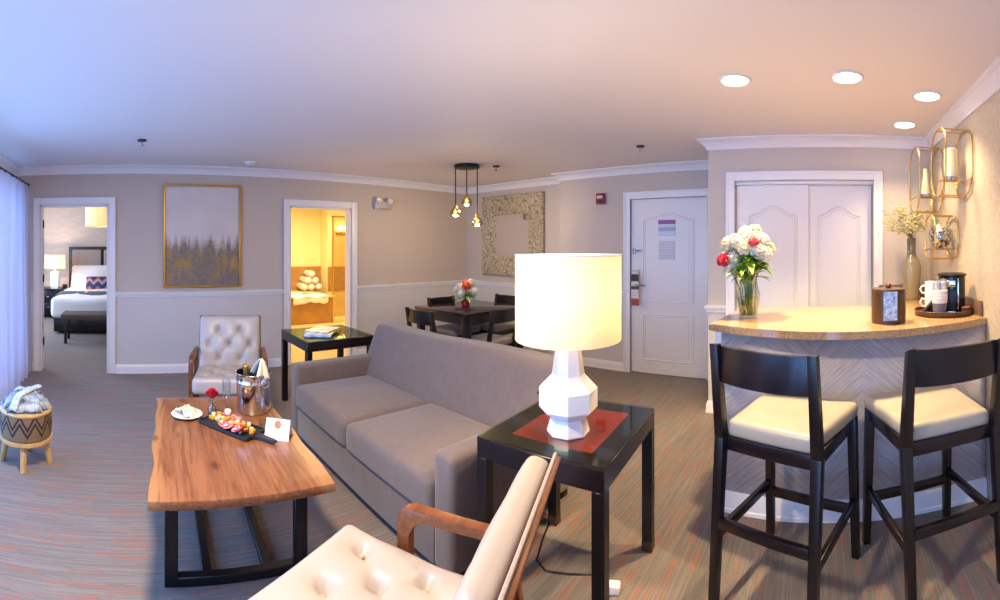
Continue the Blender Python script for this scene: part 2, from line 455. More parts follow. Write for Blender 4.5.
loop = [(XR, YW), (XR, YC), (XC, YC), (XC, Y2), (XS, Y2), (XS, YB), (XL, YB), (XL, YW)]
crown = [(0, ZC), (0, ZC - .085), (.012, ZC - .085), (.017, ZC - .068), (.030, ZC - .052), (.050, ZC - .030), (.064, ZC - .022), (.072, ZC - .018), (.080, ZC - .010), (.080, ZC)]
struct('trim_1', MB().sweep(crown, loop, True), 'trim')
rail = [(0, .848), (.012, .848), (.014, .866), (.026, .880), (.030, .886), (.030, .898), (.016, .905), (0, .905)]
CW = .080   # casing width
segs = [[(XL, BED[0] - CW), (XL, YW)], [(XL, BAT[0] - CW), (XL, BED[1] + CW)], [(ENT[0] - CW, Y2), (XS, Y2), (XS, YB), (XL, YB), (XL, BAT[1] + CW)],
        [(CLO[0] - .07, YC), (XC, YC), (XC, Y2)], [(XR, YC), (CLO[1] + .08, YC)]]
base = [(0, 0), (.020, 0), (.020, .016), (.016, .020), (.016, .070), (.012, .082), (.006, .098), (0, .098)]
for i, sg in enumerate(segs):
    if i in (1, 2, 3): struct('trim_%d' % (i + 2), MB().sweep(rail, sg), 'trim')
    struct('baseboard_%s' % ['corner', 'left', 'dining', 'closet', 'bar'][i], MB().sweep(base, sg), 'trim')
def casing(name, axis, pos, a, b, top, w=CW, sgn=1):
    """door surround on a wall plane: axis 'X' -> plane x=pos, opening along y"""
    mb = MB()
    def bx(u0, u1, z0, z1, t):
        if axis == 'X': mb.box(min(pos, pos + sgn * t), max(pos, pos + sgn * t), u0, u1, z0, z1, .003, seg=1)
        else: mb.box(u0, u1, min(pos, pos + sgn * t), max(pos, pos + sgn * t), z0, z1, .003, seg=1)
    for (o, ww, t) in ((0, w, .016), (w * .72, w * .28, .026), (0, w * .16, .021)):
        bx(a - o - ww, a - o, 0, top + o + ww, t); bx(b + o, b + o + ww, 0, top + o + ww, t)
        bx(a - o, b + o, top + o, top + o + ww, t)
    struct(name, mb, 'trim')
casing('trim_6', 'X', XL, BED[0], BED[1], BED[2])
casing('trim_7', 'X', XL, BAT[0], BAT[1], BAT[2])
casing('trim_8', 'Y', Y2, ENT[0], ENT[1], ENT[2], sgn=-1)
casing('trim_9', 'Y', YC, CLO[0], CLO[1], CLO[2], .075, sgn=-1)
for nm, q in (('trim_10', BED), ('trim_11', BAT)):      # jamb linings
    mb = MB()
    mb.box(XL - .125, XL + .004, q[0], q[0] + .018, 0, q[2]); mb.box(XL - .125, XL + .004, q[1] - .018, q[1], 0, q[2]); mb.box(XL - .125, XL + .004, q[0], q[1], q[2] - .018, q[2])
    struct(nm, mb, 'trim')
hb = MB()
for z in (.28, 1.0, 1.62): hb.box(XL - .09, XL - .05, BED[0] + .018, BED[0] + .030, z, z + .09, .002)
put('door_hinge', hb, 'black', bpy.data.objects['trim_10'])

def panel_door(name, x0, x1, y, z0, z1, arch=.05, panels=None, mat='door'):
    """door leaf facing -Y with moulded panels, the top one arched"""
    d = MB(); d.box(x0, x1, y, y + .04, z0, z1, .003, seg=1)
    o = struct(name, d, mat)
    def loop_of(a, b, c, e, ar):
        pts = [(a, c), (b, c), (b, e)]
        if ar:
            for i in range(1, 24):
                t = i / 24; u = b + (a - b) * t
                pts.append((u, e + ar * math.sin(PI * t) ** 2))
        pts.append((a, e)); return pts
    for (a, b, c, e, ar) in panels:
        mb = MB()
        for rr, off, dy in ((.009, 0, .001), (.006, .022, -.001)):
            P = loop_of(a + off, b - off, c + off, e - off, ar)
            mb.tube([(u, y - dy, z) for u, z in P], rr, 6, True)
        fld = [(u, z) for u, z in loop_of(a + .05, b - .05, c + .05, e - .045, ar)]
        mb.prism([(u, z) for u, z in fld], 0, .006, Mx=Matrix(((1, 0, 0, 0), (0, 0, -1, y), (0, 1, 0, 0), (0, 0, 0, 1))))
        put('door_panel', mb, mat, o)
    return o
W = ENT[1] - ENT[0]
d1 = panel_door('door_1', ENT[0] + .004, ENT[1] - .004, Y2 + .012, .008, ENT[2] - .004,
                panels=[(ENT[0] + .15, ENT[1] - .15, .80, 1.70, .07), (ENT[0] + .15, ENT[1] - .15, .16, .66, 0)])
hx = ENT[0] + .075
mb = MB().cyl((hx, Y2 + .014, .985), (hx, Y2 - .006, .985), .026, n=20).cyl((hx, Y2, .985), (hx, Y2 - .045, .985), .010).tube([(hx, Y2 - .045, .985), (hx + .04, Y2 - .05, .985), (hx + .12, Y2 - .046, .983)], [.010, .010, .008])
put('door_handle', mb, 'chrome', d1)
mb = MB().box(hx - .045, hx - .015, Y2 - .012, Y2 + .014, 1.33, 1.39, .004).tube([(hx - .03, Y2 - .02, 1.362), (hx + .02, Y2 - .03, 1.362), (hx + .06, Y2 - .02, 1.362)], .008)
put('security_latch', mb, 'chrome', d1)

def sheet_mat(name, build):
    t = NT(name); o = t.coord(); x, y, z = t.xyz(o); t.set(col=build(t, x, z), rough=.6); return t.m
def lines(t, z, pitch, duty=.5): return t.math('GREATER_THAN', t.math('FRACT', t.math('DIVIDE', z, pitch)), duty)
def between(t, z, a, b): return t.math('MULTIPLY', t.math('GREATER_THAN', z, a), t.math('LESS_THAN', z, b))
def sign1(t, x, z):
    c = t.mix(t.math('MULTIPLY', lines(t, z, .016), .55), '#e8e8f2', '#7f93c8')
    c = t.mix(between(t, z, .155, .20), c, '#9a5f9c'); c = t.mix(between(t, z, .08, .12), c, '#9fb2dc')
    c = t.mix(t.math('LESS_THAN', z, .02), c, '#eeeef4'); return c
def sign2(t, x, z):
    return t.mix(t.math('MULTIPLY', lines(t, z, .017), .5), '#dcdde6', '#8b90a8')
YD = Y2 + .012
single('notice', MB().box(-.10, .10, -.002, 0, 0, .20), sheet_mat('notice_print', sign1), 'white notice sheet with a purple header taped to the entry door', 'notice', (-1.655, YD - .007, 1.495))
single('notice', MB().box(-.092, .092, -.002, 0, 0, .205), sheet_mat('notice_print_grey', sign2), 'plain pale text sheet taped below the purple-headed notice on the entry door', 'notice', (-1.655, YD - .007, 1.262))
def hang(t, x, z):
    c = t.mix(t.math('MULTIPLY', lines(t, z, .03), .35), '#d8d4d6', '#8a8488')
    c = t.mix(between(t, z, .27, .345), c, '#2c2c34'); c = t.mix(between(t, z, .0, .075), c, '#b0493f'); c = t.mix(between(t, z, .18, .215), c, '#46424a'); return c
mb = MB().prism([(-.045, 0), (.045, 0), (.045, .30), (.04, .40), (-.04, .40), (-.045, .30)], 0, .003, Mx=Matrix(((1, 0, 0, 0), (0, 0, -1, 0), (0, 1, 0, 0), (0, 0, 0, 1))))
single('door_hanger', mb, sheet_mat('hanger_print', hang), 'printed cardboard hanger with a red foot hanging from the entry door handle', 'door hanger', (hx, Y2 - .048, .755))

# closet sliding doors
xm = -.136
for nm, a, b, y in (('door_2', CLO[0] + .003, xm + .02, YC + .040), ('door_3', xm - .02, CLO[1] - .006, YC + .082)):
    a2 = a + .115; b2 = b - .10
    panel_door(nm, a, b, y, .01, CLO[2] - .03, panels=[(a2, b2, .85, 1.66, .075), (a2, b2, .15, .72, 0)])
struct('trim_12', MB().box(CLO[0], CLO[1], YC + .012, YC + .13, CLO[2] - .028, CLO[2], .002).box(CLO[0], CLO[1], YC + .008, YC + .014, CLO[2] - .028, CLO[2] - .002, .002), 'trim')

# window and curtains
wf = MB()
for x in (WIN[0], -3.05, -1.4, WIN[1] - .06): wf.box(x, x + .06, YW - .10, YW - .03, WIN[2], WIN[3], .004)
for z in (WIN[2], WIN[3] - .06): wf.box(WIN[0], WIN[1], YW - .10, YW - .03, z, z + .06, .004)
w1 = struct('window_1', wf, 'trim')
put('window_pane', MB().box(WIN[0] + .03, WIN[1] - .03, YW - .07, YW - .066, WIN[2] + .03, WIN[3] - .03), thin_glass('window_glass', '#eef4ff', .05), w1)
YR = YW + .165
cr = thing('curtain_rod', 'dark metal curtain rod running above the sheer curtain', 'curtain rod', (0, YR, 2.105))
put('rod', MB().cyl((XL + .03, 0, 0), (.55, 0, 0), .013), 'roofrod', cr)
for x in (XL + .028, .56): put('finial', MB().ball((x, 0, 0), .022), 'roofrod', cr)
for x in (XL + .15, -2.3, .4): put('bracket', MB().box(x - .01, x + .01, -.160, .0, -.015, .015, .003), 'roofrod', cr)
def curtain_fn(x0, x1, n, amp, ph):
    def fn(u, v):
        x = x0 + (x1 - x0) * u; z = .012 + (2.085 - .012) * v
        k = 1 - .45 * v
        y = amp * k * math.sin(u * n * 2 * PI + ph) + .25 * amp * k * math.sin(u * n * 4.7 * PI + 1.3 * ph + 2 * v)
        return (x + .012 * math.sin(u * 31 + v * 2), y, z)
    return fn
single('curtain', MB().sheet(curtain_fn(XL + .05, -3.55, 10, .058, .4), 300, 14), 'curtain', 'sheer white curtain hanging beside the bedroom doorway at the window', 'curtain', (0, YR, 0), smooth=3)

# ------------------------------------------------------------------ rooms seen through the doorways
struct('wall_bedroom_far', MB().box(-9.42, -9.3, -2.6, 1.5, 0, ZC), 'bedpaper')
struct('wall_bedroom_side', MB().box(-9.3, XL - .12, -2.7, -2.6, 0, ZC), 'bedwall')
struct('wall_partition', MB().box(-9.3, XL - .12, 1.5, 1.6, 0, ZC), 'bedwall')
struct('wall_bathroom_partition', MB().box(-8.7, XL - .12, 1.6, 1.63, 0, ZC), 'bathwall')
struct('wall_bathroom_far', MB().box(-8.8, -8.7, 1.63, 4.95, 0, ZC), 'bathwall')
struct('wall_bathroom_pier', MB().box(-8.7, -8.35, 4.02, 4.95, 0, ZC), 'bathwall')
struct('wall_bathroom_side', MB().box(-8.35, XL - .12, 4.85, 4.95, 0, ZC), 'bathwall')
struct('floor_bathroom', MB().box(-8.7, XL - .06, 1.63, 4.85, .0, .006), 'tilez')
tb = MB().box(-8.68, -8.66, 1.64, 4.02, .5, 1.0).box(-8.34, -8.325, 4.03, 4.84, .5, 1.0)
struct('trim_13', tb, 'tile')

# ------------------------------------------------------------------ bedroom furniture
bed = thing('bed', 'king bed with a padded grey headboard seen through the bedroom doorway', 'bed', (-8.05, -.22, 0))
put('base', MB().box(-1.08, .96, -1.0, 1.0, .03, .26, .01), 'espresso_x', bed)
mh = lambda p: (p[0], p[1], p[2])
put('mattress', MB().rbox(1.02, .98, .14, .06, Mx=Matrix.Translation((-.06, 0, .42))), 'linen', bed)
def blanket(p):
    return (p[0], p[1], p[2] + .012 * math.sin(p[1] * 9 + p[0] * 4))
put('duvet', MB().rbox(1.0, 1.04, .17, .08, (14, 14, 4), blanket, Matrix.Translation((.06, 0, .42))), 'linen', bed)
put('bed_runner', MB().rbox(.30, 1.055, .175, .05, (4, 12, 4), None, Matrix.Translation((.2, 0, .425))), 'greyrunner', bed)
hd = put('headboard', MB().box(-1.24, -1.16, -1.04, 1.04, .25, 1.42, .01), 'espresso', bed)
for i in range(3): put('headboard_pad', MB().rbox(.03, .30, .24, .025, (3, 6, 6), None, Matrix.Translation((-1.14, -.66 + .66 * i, 1.12))), fabric('headboard_fabric', '#8e827c', '#a89b94') if i == 0 else bpy.data.materials['headboard_fabric'], hd)
def pil(mb, hx, hy, hz, Mx):
    def fn(p):
        k = (1 - (p[0] / hx) ** 2 * .85) * (1 - (p[1] / hy) ** 2 * .85); return (p[0] * (1 + .04 * (p[1] / hy) ** 2), p[1] * (1 + .04 * (p[0] / hx) ** 2), p[2] * (.25 + .95 * max(0, k)))
    return mb.rbox(hx, hy, hz, hz * .7, (8, 8, 3), fn, Mx)
for i, (y, lab) in enumerate(((-.55, 'white bed pillow propped at the headboard, nearest the bedside lamp'), (.35, 'white bed pillow propped at the headboard, farther from the bedside lamp'))):
    single('pillow', pil(MB(), .40, .27, .11, Matrix.Rotation(PI / 2, 4, 'Z') @ Matrix.Rotation(R(58), 4, 'X')), 'linen', lab, 'pillow', (-9.0, -.22 + y, .80), group='bed pillows')
def kilim():
    t = NT('kilim_pattern'); x, y, z = t.xyz(t.coord())
    p = t.math('ADD', z, t.math('MULTIPLY', t.math('ABSOLUTE', t.math('SUBTRACT', t.math('FRACT', t.math('DIVIDE', y, .17)), .5)), .17))
    f = t.math('FRACT', t.math('DIVIDE', p, .17))
    t.set(col=t.ramp(f, [(0, '#2c3a66'), (.3, '#4a5c92'), (.42, '#c7c3cc'), (.5, '#b2352f'), (.66, '#d8893c'), (.74, '#27305a')], 'CONSTANT'), rough=.9); return t.m
single('throw_pillow', pil(MB(), .32, .14, .08, Matrix.Rotation(PI / 2, 4, 'Z') @ Matrix.Rotation(R(62), 4, 'X')), kilim(), 'small cushion with a blue and red zigzag pattern on the bed', 'cushion', (-8.68, -.52, .70))
bn = thing('bench', 'dark bench with thin legs at the foot of the bed', 'bench', (-6.55, -.22, 0))
put('seat', MB().rbox(.21, .78, .045, .03, (6, 12, 3), None, Matrix.Translation((0, 0, .385))), plain('bench_fabric', '#5b5049', .8), bn)
for sx in (-1, 1):
    for sy in (-1, 1): put('leg', MB().bar((sx * .17, sy * .70, 0), (sx * .17, sy * .70, .35), .04, bev=.004), 'espresso', bn)
ns = thing('nightstand', 'dark nightstand between the bed and the bedroom wall', 'nightstand', (-8.85, -1.585, 0))
put('body', MB().box(-.25, .25, -.28, .28, .08, .56, .006), 'espresso_x', ns)
put('tabletop', MB().box(-.27, .27, -.30, .30, .56, .59, .006), 'espresso_x', ns)
for z in (.14, .34):
    dr = put('drawer', MB().box(.25, .265, -.25, .25, z, z + .17, .004), 'espresso_x', ns); put('knob', MB().ball((.275, 0, z + .09), .014), 'chrome', dr)
for sy in (-1, 1): put('leg', MB().box(-.22, .22, sy * .25 - .02, sy * .25 + .02, 0, .08), 'espresso', ns)
bl = thing('table_lamp', 'white bedside lamp glowing on the nightstand in the bedroom', 'lamp', (-8.70, -1.47, .59))
put('lamp_base', MB().lathe([(.10, 0), (.10, .02), (.115, .04), (.115, .30), (.10, .33), (.03, .34), (.02, .42)], 4, rot=PI / 4), 'white_ceramic', bl, smooth=0)
put('lamp_shade', MB().lathe([(.205, .40), (.200, .66)], 32, cap=False), 'shade', bl)
put('bulb', MB().ball((0, 0, .47), .035), 'bulb', bl)
cl = thing('alarm_clock', 'small dark clock beside the bedside lamp', 'clock', (-8.66, -1.26, .59))
put('body', MB().box(-.03, .03, -.05, .05, 0, .09, .008), 'black', cl); put('clock_face', MB().box(.028, .033, -.042, .042, .015, .075, .002), 'blackgloss', cl)
pd = thing('pendant_lamp', 'white drum pendant lamp hanging over the bed', 'lamp', (-7.3, -.41, 0))
put('lamp_shade', MB().lathe([(.31, 1.745), (.31, 2.06)], 40, cap=False), 'shade', pd)
put('diffuser', MB().lathe([(0.0, 1.75), (.305, 1.75)], 40, cap=False), 'shade', pd)
put('stem', MB().cyl((0, 0, 2.0), (0, 0, ZC - .02), .008), 'chrome', pd)
put('canopy', MB().lathe([(.06, ZC - .025), (.06, ZC - .001)], 20), 'chrome', pd)
put('bulb', MB().ball((0, 0, 1.90), .04), 'bulb', pd)

# ------------------------------------------------------------------ bathroom
tub = thing('bathtub', 'bathtub set in a tan tiled surround in the yellow bathroom', 'bathtub', (-8.0, 2.645, 0))
put('tiled_surround', MB().box(.56, .62, -1.0, 1.02, .006, .48, .004).box(-.62, .56, .98, 1.02, .006, .48), 'tile', tub)
mb = MB()
mb.box(.36, .66, -1.0, 1.05, .48, .51, .006).box(-.66, -.40, -1.0, 1.05, .48, .51, .006).box(-.40, .36, -1.0, -.70, .48, .51, .006).box(-.40, .36, .72, 1.05, .48, .51, .006)
put('deck', mb, 'tilez', tub)
put('basin', MB().sheet(lambda u, v: (.40 * math.cos(2 * PI * u) * (1 - .25 * v), .02 + .74 * math.sin(2 * PI * u) * (1 - .18 * v), .515 - .37 * v), 40, 8).lathe([(0.01, .145), (.31, .145)], 24), 'white_ceramic', tub)
put('tap', MB().cyl((-.48, -.1, .51), (-.48, -.1, .68), .015).tube([(-.48, -.1, .68), (-.42, -.1, .70), (-.34, -.1, .66)], .013), 'chrome', tub)
mat_ = single('bath_mat', MB().sheet(lambda u, v: (lambda s: (-7.66 + (min(s, .34)) if s < .34 else -7.325 + .01 * math.sin(u * 12), 2.84 + .70 * u + (.02 * math.sin(v * 9)), .522 + .004 * math.sin(u * 21) if s < .34 else .522 - (s - .34) * (1 + .12 * math.sin(u * 9) + .06 * math.sin(u * 23))))(v * .47), 30, 18), 'linen', 'white bath mat draped over the tub edge', 'bath mat', smooth=3)
mat_.modifiers.new('thick', 'SOLIDIFY').thickness = .012
def roll(L, r):
    mb = MB(); pts = []
    for i in range(60):
        a = i / 59 * 5 * PI; rr = r * (.15 + .85 * i / 59); pts.append((rr * math.cos(a), rr * math.sin(a)))
    mb.sheet(lambda u, v: (lambda p: (L * (v - .5), p[0], p[1] + r))(pts[min(59, int(u * 59))]), 59, 6)
    mb.lathe([(r * .9, -L / 2 + .004), (r * .9, L / 2 - .004)], 20, Mx=Matrix.Translation((0, 0, r)) @ Matrix.Rotation(PI / 2, 4, 'Y')); return mb
me_roll = roll(.34, .078).mesh('towel_roll', 3)
spots = [(0, 0), (1, 0), (2, 0), (.5, 1), (1.5, 1), (1, 2)]
names = ['bottom row, left', 'bottom row, middle', 'bottom row, right', 'middle row, left', 'middle row, right', 'top of the pyramid']
for (i, j), nm in zip(spots, names):
    single('rolled_towel', me_roll, 'linen', 'white rolled towel on the tub deck, %s' % nm, 'towel', (-8.50 + .01 * j, 3.52 + i * .158 + random.uniform(-.004, .004), .513 + j * .134), R(random.uniform(-6, 6)), 'rolled towels on the bathtub')
sh = thing('shower_screen', 'clear glass shower screen with a brass frame beside the tub', 'shower screen', (-7.42, 3.86, .0))
put('glass_panel', MB().box(-.004, .004, -.16, .72, .10, 1.98), thin_glass('shower_glass', '#f3ead0', .06), sh)
mb = MB().box(-.014, .014, -.18, -.155, .08, 2.0, .002).box(-.014, .014, -.18, .74, 1.975, 2.0, .002).box(-.014, .014, .19, .205, .08, 2.0, .002).box(-.014, .014, -.18, .74, .08, .105, .002)
put('frame', mb, 'brass', sh)
put('handle', MB().tube([(.01, .14, 1.0), (.06, .14, 1.0), (.06, .14, 1.24), (.01, .14, 1.24)], .01), 'chrome', sh)
put('kerb', MB().box(-.07, .09, -.18, .9, .006, .10, .004), 'tilez', sh)
sb = thing('wall_sconce', 'lit glass vanity sconce on the bathroom wall above the shower', 'sconce', (-8.34, 4.36, 1.72))
put('back_plate', MB().box(0, .02, -.14, .14, -.05, .05, .006), 'brass', sb)
for y in (-.08, .08):
    put('arm', MB().tube([(.02, y, 0), (.08, y, 0), (.09, y, .03)], .008), 'brass', sb); put('globe', MB().ball((.09, y, .09), .06), emis('sconce_globe', '#fff1c4', 9), sb)

# ------------------------------------------------------------------ wall things, left and back walls
pw, ph = .88, 1.145
pt = thing('painting', 'gold framed canvas of a misty grey and gold treeline on the left wall', 'painting', (XL, .82, .953))
put('canvas', MB().box(.004, .026, -pw / 2 + .02, pw / 2 - .02, .02, ph - .02), 'painting', pt)
mb = MB()
for a, b, c, d in ((-pw / 2, pw / 2, 0, .022), (-pw / 2, pw / 2, ph - .022, ph), (-pw / 2, -pw / 2 + .022, .022, ph - .022), (pw / 2 - .022, pw / 2, .022, ph - .022)): mb.box(.0, .04, a, b, c, d, .003, seg=1)
put('picture_frame', mb, 'brass', pt)
mw = 1.11; mi = thing('wall_mirror', 'square mirror in a wide carved leaf frame on the dining wall', 'mirror', (-3.97, YB, 1.01))
mb = MB(); fo = [(-.555, 0), (.555, 0), (.555, 1.12), (-.555, 1.12)]; fi = [(-.305, .26), (.30, .26), (.30, .85), (-.305, .85)]
for i in range(4):
    j = (i + 1) % 4; a, b, c, d = fo[i], fo[j], fi[j], fi[i]
    mb.hexa([(p[0], 0, p[1]) for p in (a, b, c, d)], [(a[0], -.055, a[1]), (b[0], -.055, b[1]), (c[0], -.03, c[1]), (d[0], -.03, d[1])], .004)
put('mirror_frame', mb, 'leafframe', mi)
put('mirror_glass', MB().box(-.31, .305, -.018, -.002, .255, .855), 'mirror', mi)
em = thing('emergency_light', 'white twin-head emergency light high on the left wall', 'emergency light', (XL, 3.15, 1.90))
put('housing', MB().box(0, .06, -.125, .125, 0, .10, .012), plain('offwhite_plastic', '#b9b2b4', .5), em)
for y in (-.085, .085):
    q = Matrix.Translation((.055, y, .085)) @ Matrix.Scale(.8, 4) @ Matrix.Rotation(R(55), 4, 'Y')
    put('lamp_head', MB().lathe([(.02, 0), (.05, .035), (.05, .06), (.042, .062), (.03, .05)], 20, Mx=q), 'white_ceramic', em)
put('mounting_arm', MB().bar((.02, .11, .09), (.05, .17, .15), .016), 'white_ceramic', em)
fa = thing('fire_alarm', 'small red fire alarm on the entry wall', 'fire alarm', (-2.455, Y2, 1.895))
put('housing', MB().box(-.055, .055, -.045, 0, 0, .125, .006), plain('alarm_red', '#8e1c20', .4), fa)
put('strobe_lens', MB().box(-.035, .038, -.06, -.04, .065, .10, .006), plain('strobe_lens', '#d8c8c8', .15), fa)
put('grille', MB().box(-.04, .04, -.048, -.044, .012, .05, .002), plain('alarm_dark_red', '#5e1014', .5), fa)

# ceiling fittings
def sprinkler(x, y, lab):
    s = thing('sprinkler', lab, 'sprinkler', (x, y, ZC), group='ceiling sprinklers')
    put('escutcheon', MB().lathe([(.040, -.001), (.036, -.012), (.012, -.014)], 20), 'black', s)
    put('head', MB().cyl((0, 0, -.01), (0, 0, -.04), .009, n=10).lathe([(.020, -.048), (.022, -.044), (.004, -.040)], 16), 'chrome', s)
sprinkler(-3.72, .11, 'ceiling sprinkler between the painting and the window')
sprinkler(-3.30, 3.62, 'ceiling sprinkler beside the dining pendant')
sprinkler(-1.58, 3.61, 'ceiling sprinkler in front of the entry door')
sd = thing('smoke_detector', 'round white smoke detector on the ceiling above the painting', 'smoke detector', (-4.50, 1.27, ZC))
put('base', MB().lathe([(.068, -.001), (.066, -.016)], 28), 'white_ceramic', sd); put('cover', MB().lathe([(.056, -.015), (.05, -.035), (.02, -.042), (0.001, -.042)], 28), plain('detector_cover', '#d6cdb8', .5), sd)
cf = thing('ceiling_light', 'flat round flush light on the ceiling over the coffee table', 'ceiling light', (-1.416, .10, ZC))
put('pan', MB().lathe([(.165, -.001), (.168, -.012), (.160, -.026), (.15, -.028)], 40, cap=False), 'white_ceramic', cf)
put('diffuser', MB().lathe([(.152, -.024), (.12, -.034), (.06, -.038), (.001, -.039)], 40), emis('frosted_diffuser', '#fff2e0', 3), cf)
DL = [(-.473, 2.351, 'recessed ceiling downlight over the flower vase, farthest from the gold sconces'), (.13, 2.352, 'recessed ceiling downlight above the middle of the bar counter'),
      (.62, 2.571, 'recessed ceiling downlight nearest the large gold sconce'), (.60, 3.20, 'recessed ceiling downlight closest to the closet wall corner')]
for x, y, lab in DL:
    d = thing('downlight', lab, 'downlight', (x, y, ZC), group='downlights over the bar')
    put('trim_ring', MB().lathe([(.078, -.0005), (.090, -.004), (.088, -.010), (.074, -.008), (.070, -.001)], 36, cap=False), 'white_ceramic', d)
    put('lens', MB().lathe([(.001, -.004), (.073, -.005)], 36, cap=False), emis('downlight_lens', '#fff0d2', 14), d)
pc = thing('pendant_cluster', 'cluster of three small glass globe pendants over the dining table', 'pendant light', (-3.50, 3.36, 0))
put('canopy', MB().lathe([(.14, ZC - .001), (.14, ZC - .03), (.13, ZC - .035)], 36), 'black', pc)
globe_m = thin_glass('amber_glass', '#a08c48', .25)
for dx, dy, z in ((-.087, -.088, 1.765), (-.005, .005, 1.885), (.078, .085, 1.665)):
    put('cord', MB().cyl((dx, dy, z + .09), (dx, dy, ZC - .03), .006, n=8), 'black', pc)
    put('socket', MB().lathe([(.012, z + .10), (.02, z + .095), (.024, z + .055)], 16, (dx, dy, 0)), 'brass', pc)
    put('glass_globe', MB().lathe([(.024, z + .062), (.048, z + .042), (.060, z + .010), (.058, z - .012), (.048, z - .03)], 24, (dx, dy, 0), cap=False), globe_m, pc)
    put('bulb', MB().ball((dx, dy, z - .016), .030, sz=.5), emis('pendant_bulb', '#fff1da', 22) if 'pendant_bulb' not in bpy.data.materials else bpy.data.materials['pendant_bulb'], pc)
# ------------------------------------------------------------------ coffee table
ct = thing('coffee_table', 'live-edge wooden coffee table on black steel frames', 'coffee table', (-2.19, .48, 0), R(-4.5))
ed = []
for i in range(29):
    x = -.575 + 1.15 * i / 28; ed.append((x, -.352 - .006 * math.sin(x * 7 + 1) - .006 * math.sin(x * 17) - .022 * max(0, x / .575) ** 3))
for i in range(29):
    x = .575 - 1.15 * i / 28; ed.append((x, .352 + .010 * math.sin(x * 6 + .5) + .006 * math.sin(x * 15 + 2) + .030 * max(0, x / .575) ** 3))
put('tabletop', MB().prism(ed, .404, .442, .006), 'tablewood', ct)
for sx in (-1, 1):
    x = sx * .40; mb = MB()
    for y in (-.275, .275): mb.box(x - .02, x + .02, y - .028, y + .028, 0, .404, .003, seg=1)
    mb.box(x - .02, x + .02, -.247, .247, 0, .04, .003, seg=1).box(x - .02, x + .02, -.247, .247, .38, .404, .003, seg=1)
    put('leg_frame', mb, 'black', ct)
for y in (-.125, .135): put('stretcher', MB().box(-.38, .38, y - .02, y + .02, .0, .03, .003, seg=1), 'black', ct)
TZ = .442

# ------------------------------------------------------------------ sofa
so = thing('sofa', 'taupe upholstered two-cushion sofa facing the coffee table', 'sofa', (-2.19, 1.66, 0))
put('base', MB().box(-.76, .76, -.48, .42, .05, .26, .015), 'sofa', so)
for sx in (-1, 1):
    put('arm', MB().rbox(.062, .36, .246, .03, (3, 10, 8), None, Matrix.Translation((sx * .818, -.125, .296))), 'sofa', so)
for sx in (-1, 1):
    def fn(p, sx=sx):
        px, py, pz = p
        k = max(0, (1 - (px / .378) ** 2)) * max(0, 1 - (py / .32) ** 2)
        return (px, py, pz + (.022 * k if pz > 0 else 0))
    put('seat_cushion', MB().rbox(.377, .315, .080, .035, (12, 12, 4), fn, Matrix.Translation((sx * .379, -.185, .330))), 'sofa', so)
def lean(p):
    t = (p[2] + .19) / .38
    return (p[0], p[1] + (.17 * t), p[2])
put('backrest', MB().rbox(.865, .10, .245, .05, (16, 4, 10), lambda p: (p[0], p[1] + .20 * (p[2] + .245) / .49 + .012 * math.sin(p[0] * 3), p[2] + .006 * math.sin(p[0] * 5)), Matrix.Translation((0, .155, .53))), 'sofa', so)
put('back_panel', MB().hexa([(-.86, .20, .06), (.86, .20, .06), (.86, .44, .06), (-.86, .44, .06)], [(-.86, .36, .70), (.86, .36, .70), (.86, .455, .70), (-.86, .455, .70)], .012), 'sofa', so)
for sx in (-.80, .80):
    for y in (-.40, .40): put('foot', MB().box(sx - .03, sx + .03, y - .03, y + .03, 0, .055, .004), 'espresso', so)

# ------------------------------------------------------------------ end tables
def end_table(label, loc, rz, w, d, cap, inlay, group=None):
    t = thing('end_table', label, 'side table', loc, rz)
    hw, hd = w / 2, d / 2; lw = .048
    put('frame', MB().box(-hw, hw, -hd, hd, .562, .642, .003, seg=1), 'espresso_x', t)
    for sx in (-1, 1):
        for sy in (-1, 1):
            cx, cy = sx * (hw - lw / 2), sy * (hd - lw / 2)
            lg = put('leg', MB().box(cx - lw / 2, cx + lw / 2, cy - lw / 2, cy + lw / 2, 0, .562, .002, seg=1), 'espresso', t)
            if cap: put('foot_cap', MB().box(cx - lw / 2 - .001, cx + lw / 2 + .001, cy - lw / 2 - .001, cy + lw / 2 + .001, 0.0, .045, .002, seg=1), plain('bronze_cap', '#5b4630', .4, .6) if 'bronze_cap' not in bpy.data.materials else bpy.data.materials['bronze_cap'], lg)
    if inlay: put('red_inlay', MB().box(-hw + .10, hw - .09, -hd + .10, hd - .10, .642, .6425), plain('red_lacquer', '#b3301c', .4), t, label='red lacquered inlay under the glass')
    put('glass_top', MB().box(-hw + .004, hw - .004, -hd + .004, hd - .004, .643, .650, .002, seg=1), thin_glass('tabletop_glass', '#e2e8dc', .0, .01, .22) if 'tabletop_glass' not in bpy.data.materials else bpy.data.materials['tabletop_glass'], t)
    return t
end_table('dark square end table with a glass top holding magazines, at the far sofa arm', (-3.51, 1.68, 0), 0, .60, .62, False, False)
end_table('dark end table with a glass top over a red inlay, under the large white lamp', (-1.0, 1.575, 0), R(6), .54, .615, True, True)
def magcover(name, a, b, c):
    t = NT(name); o = t.coord(); x, y, z = t.xyz(o); f = t.noise(o, 14, 3)
    k = t.mix(t.ramp(f, [(.4, 0.0), (.6, 1.0)]), a, b); k = t.mix(between(t, y, .06, .10), k, c); t.set(col=k, rough=.25); return t.m
single('magazine', MB().box(-.115, .115, -.15, .15, 0, .012, .001, seg=1).box(-.113, .113, -.148, .1485, .002, .010), magcover('blue_cover', '#7d9cc4', '#b9cbe2', '#e9eef6'), 'blue covered magazine at the bottom of the pile on the far end table', 'magazine', (-3.46, 1.58, .650), R(64), 'magazines on the end table')
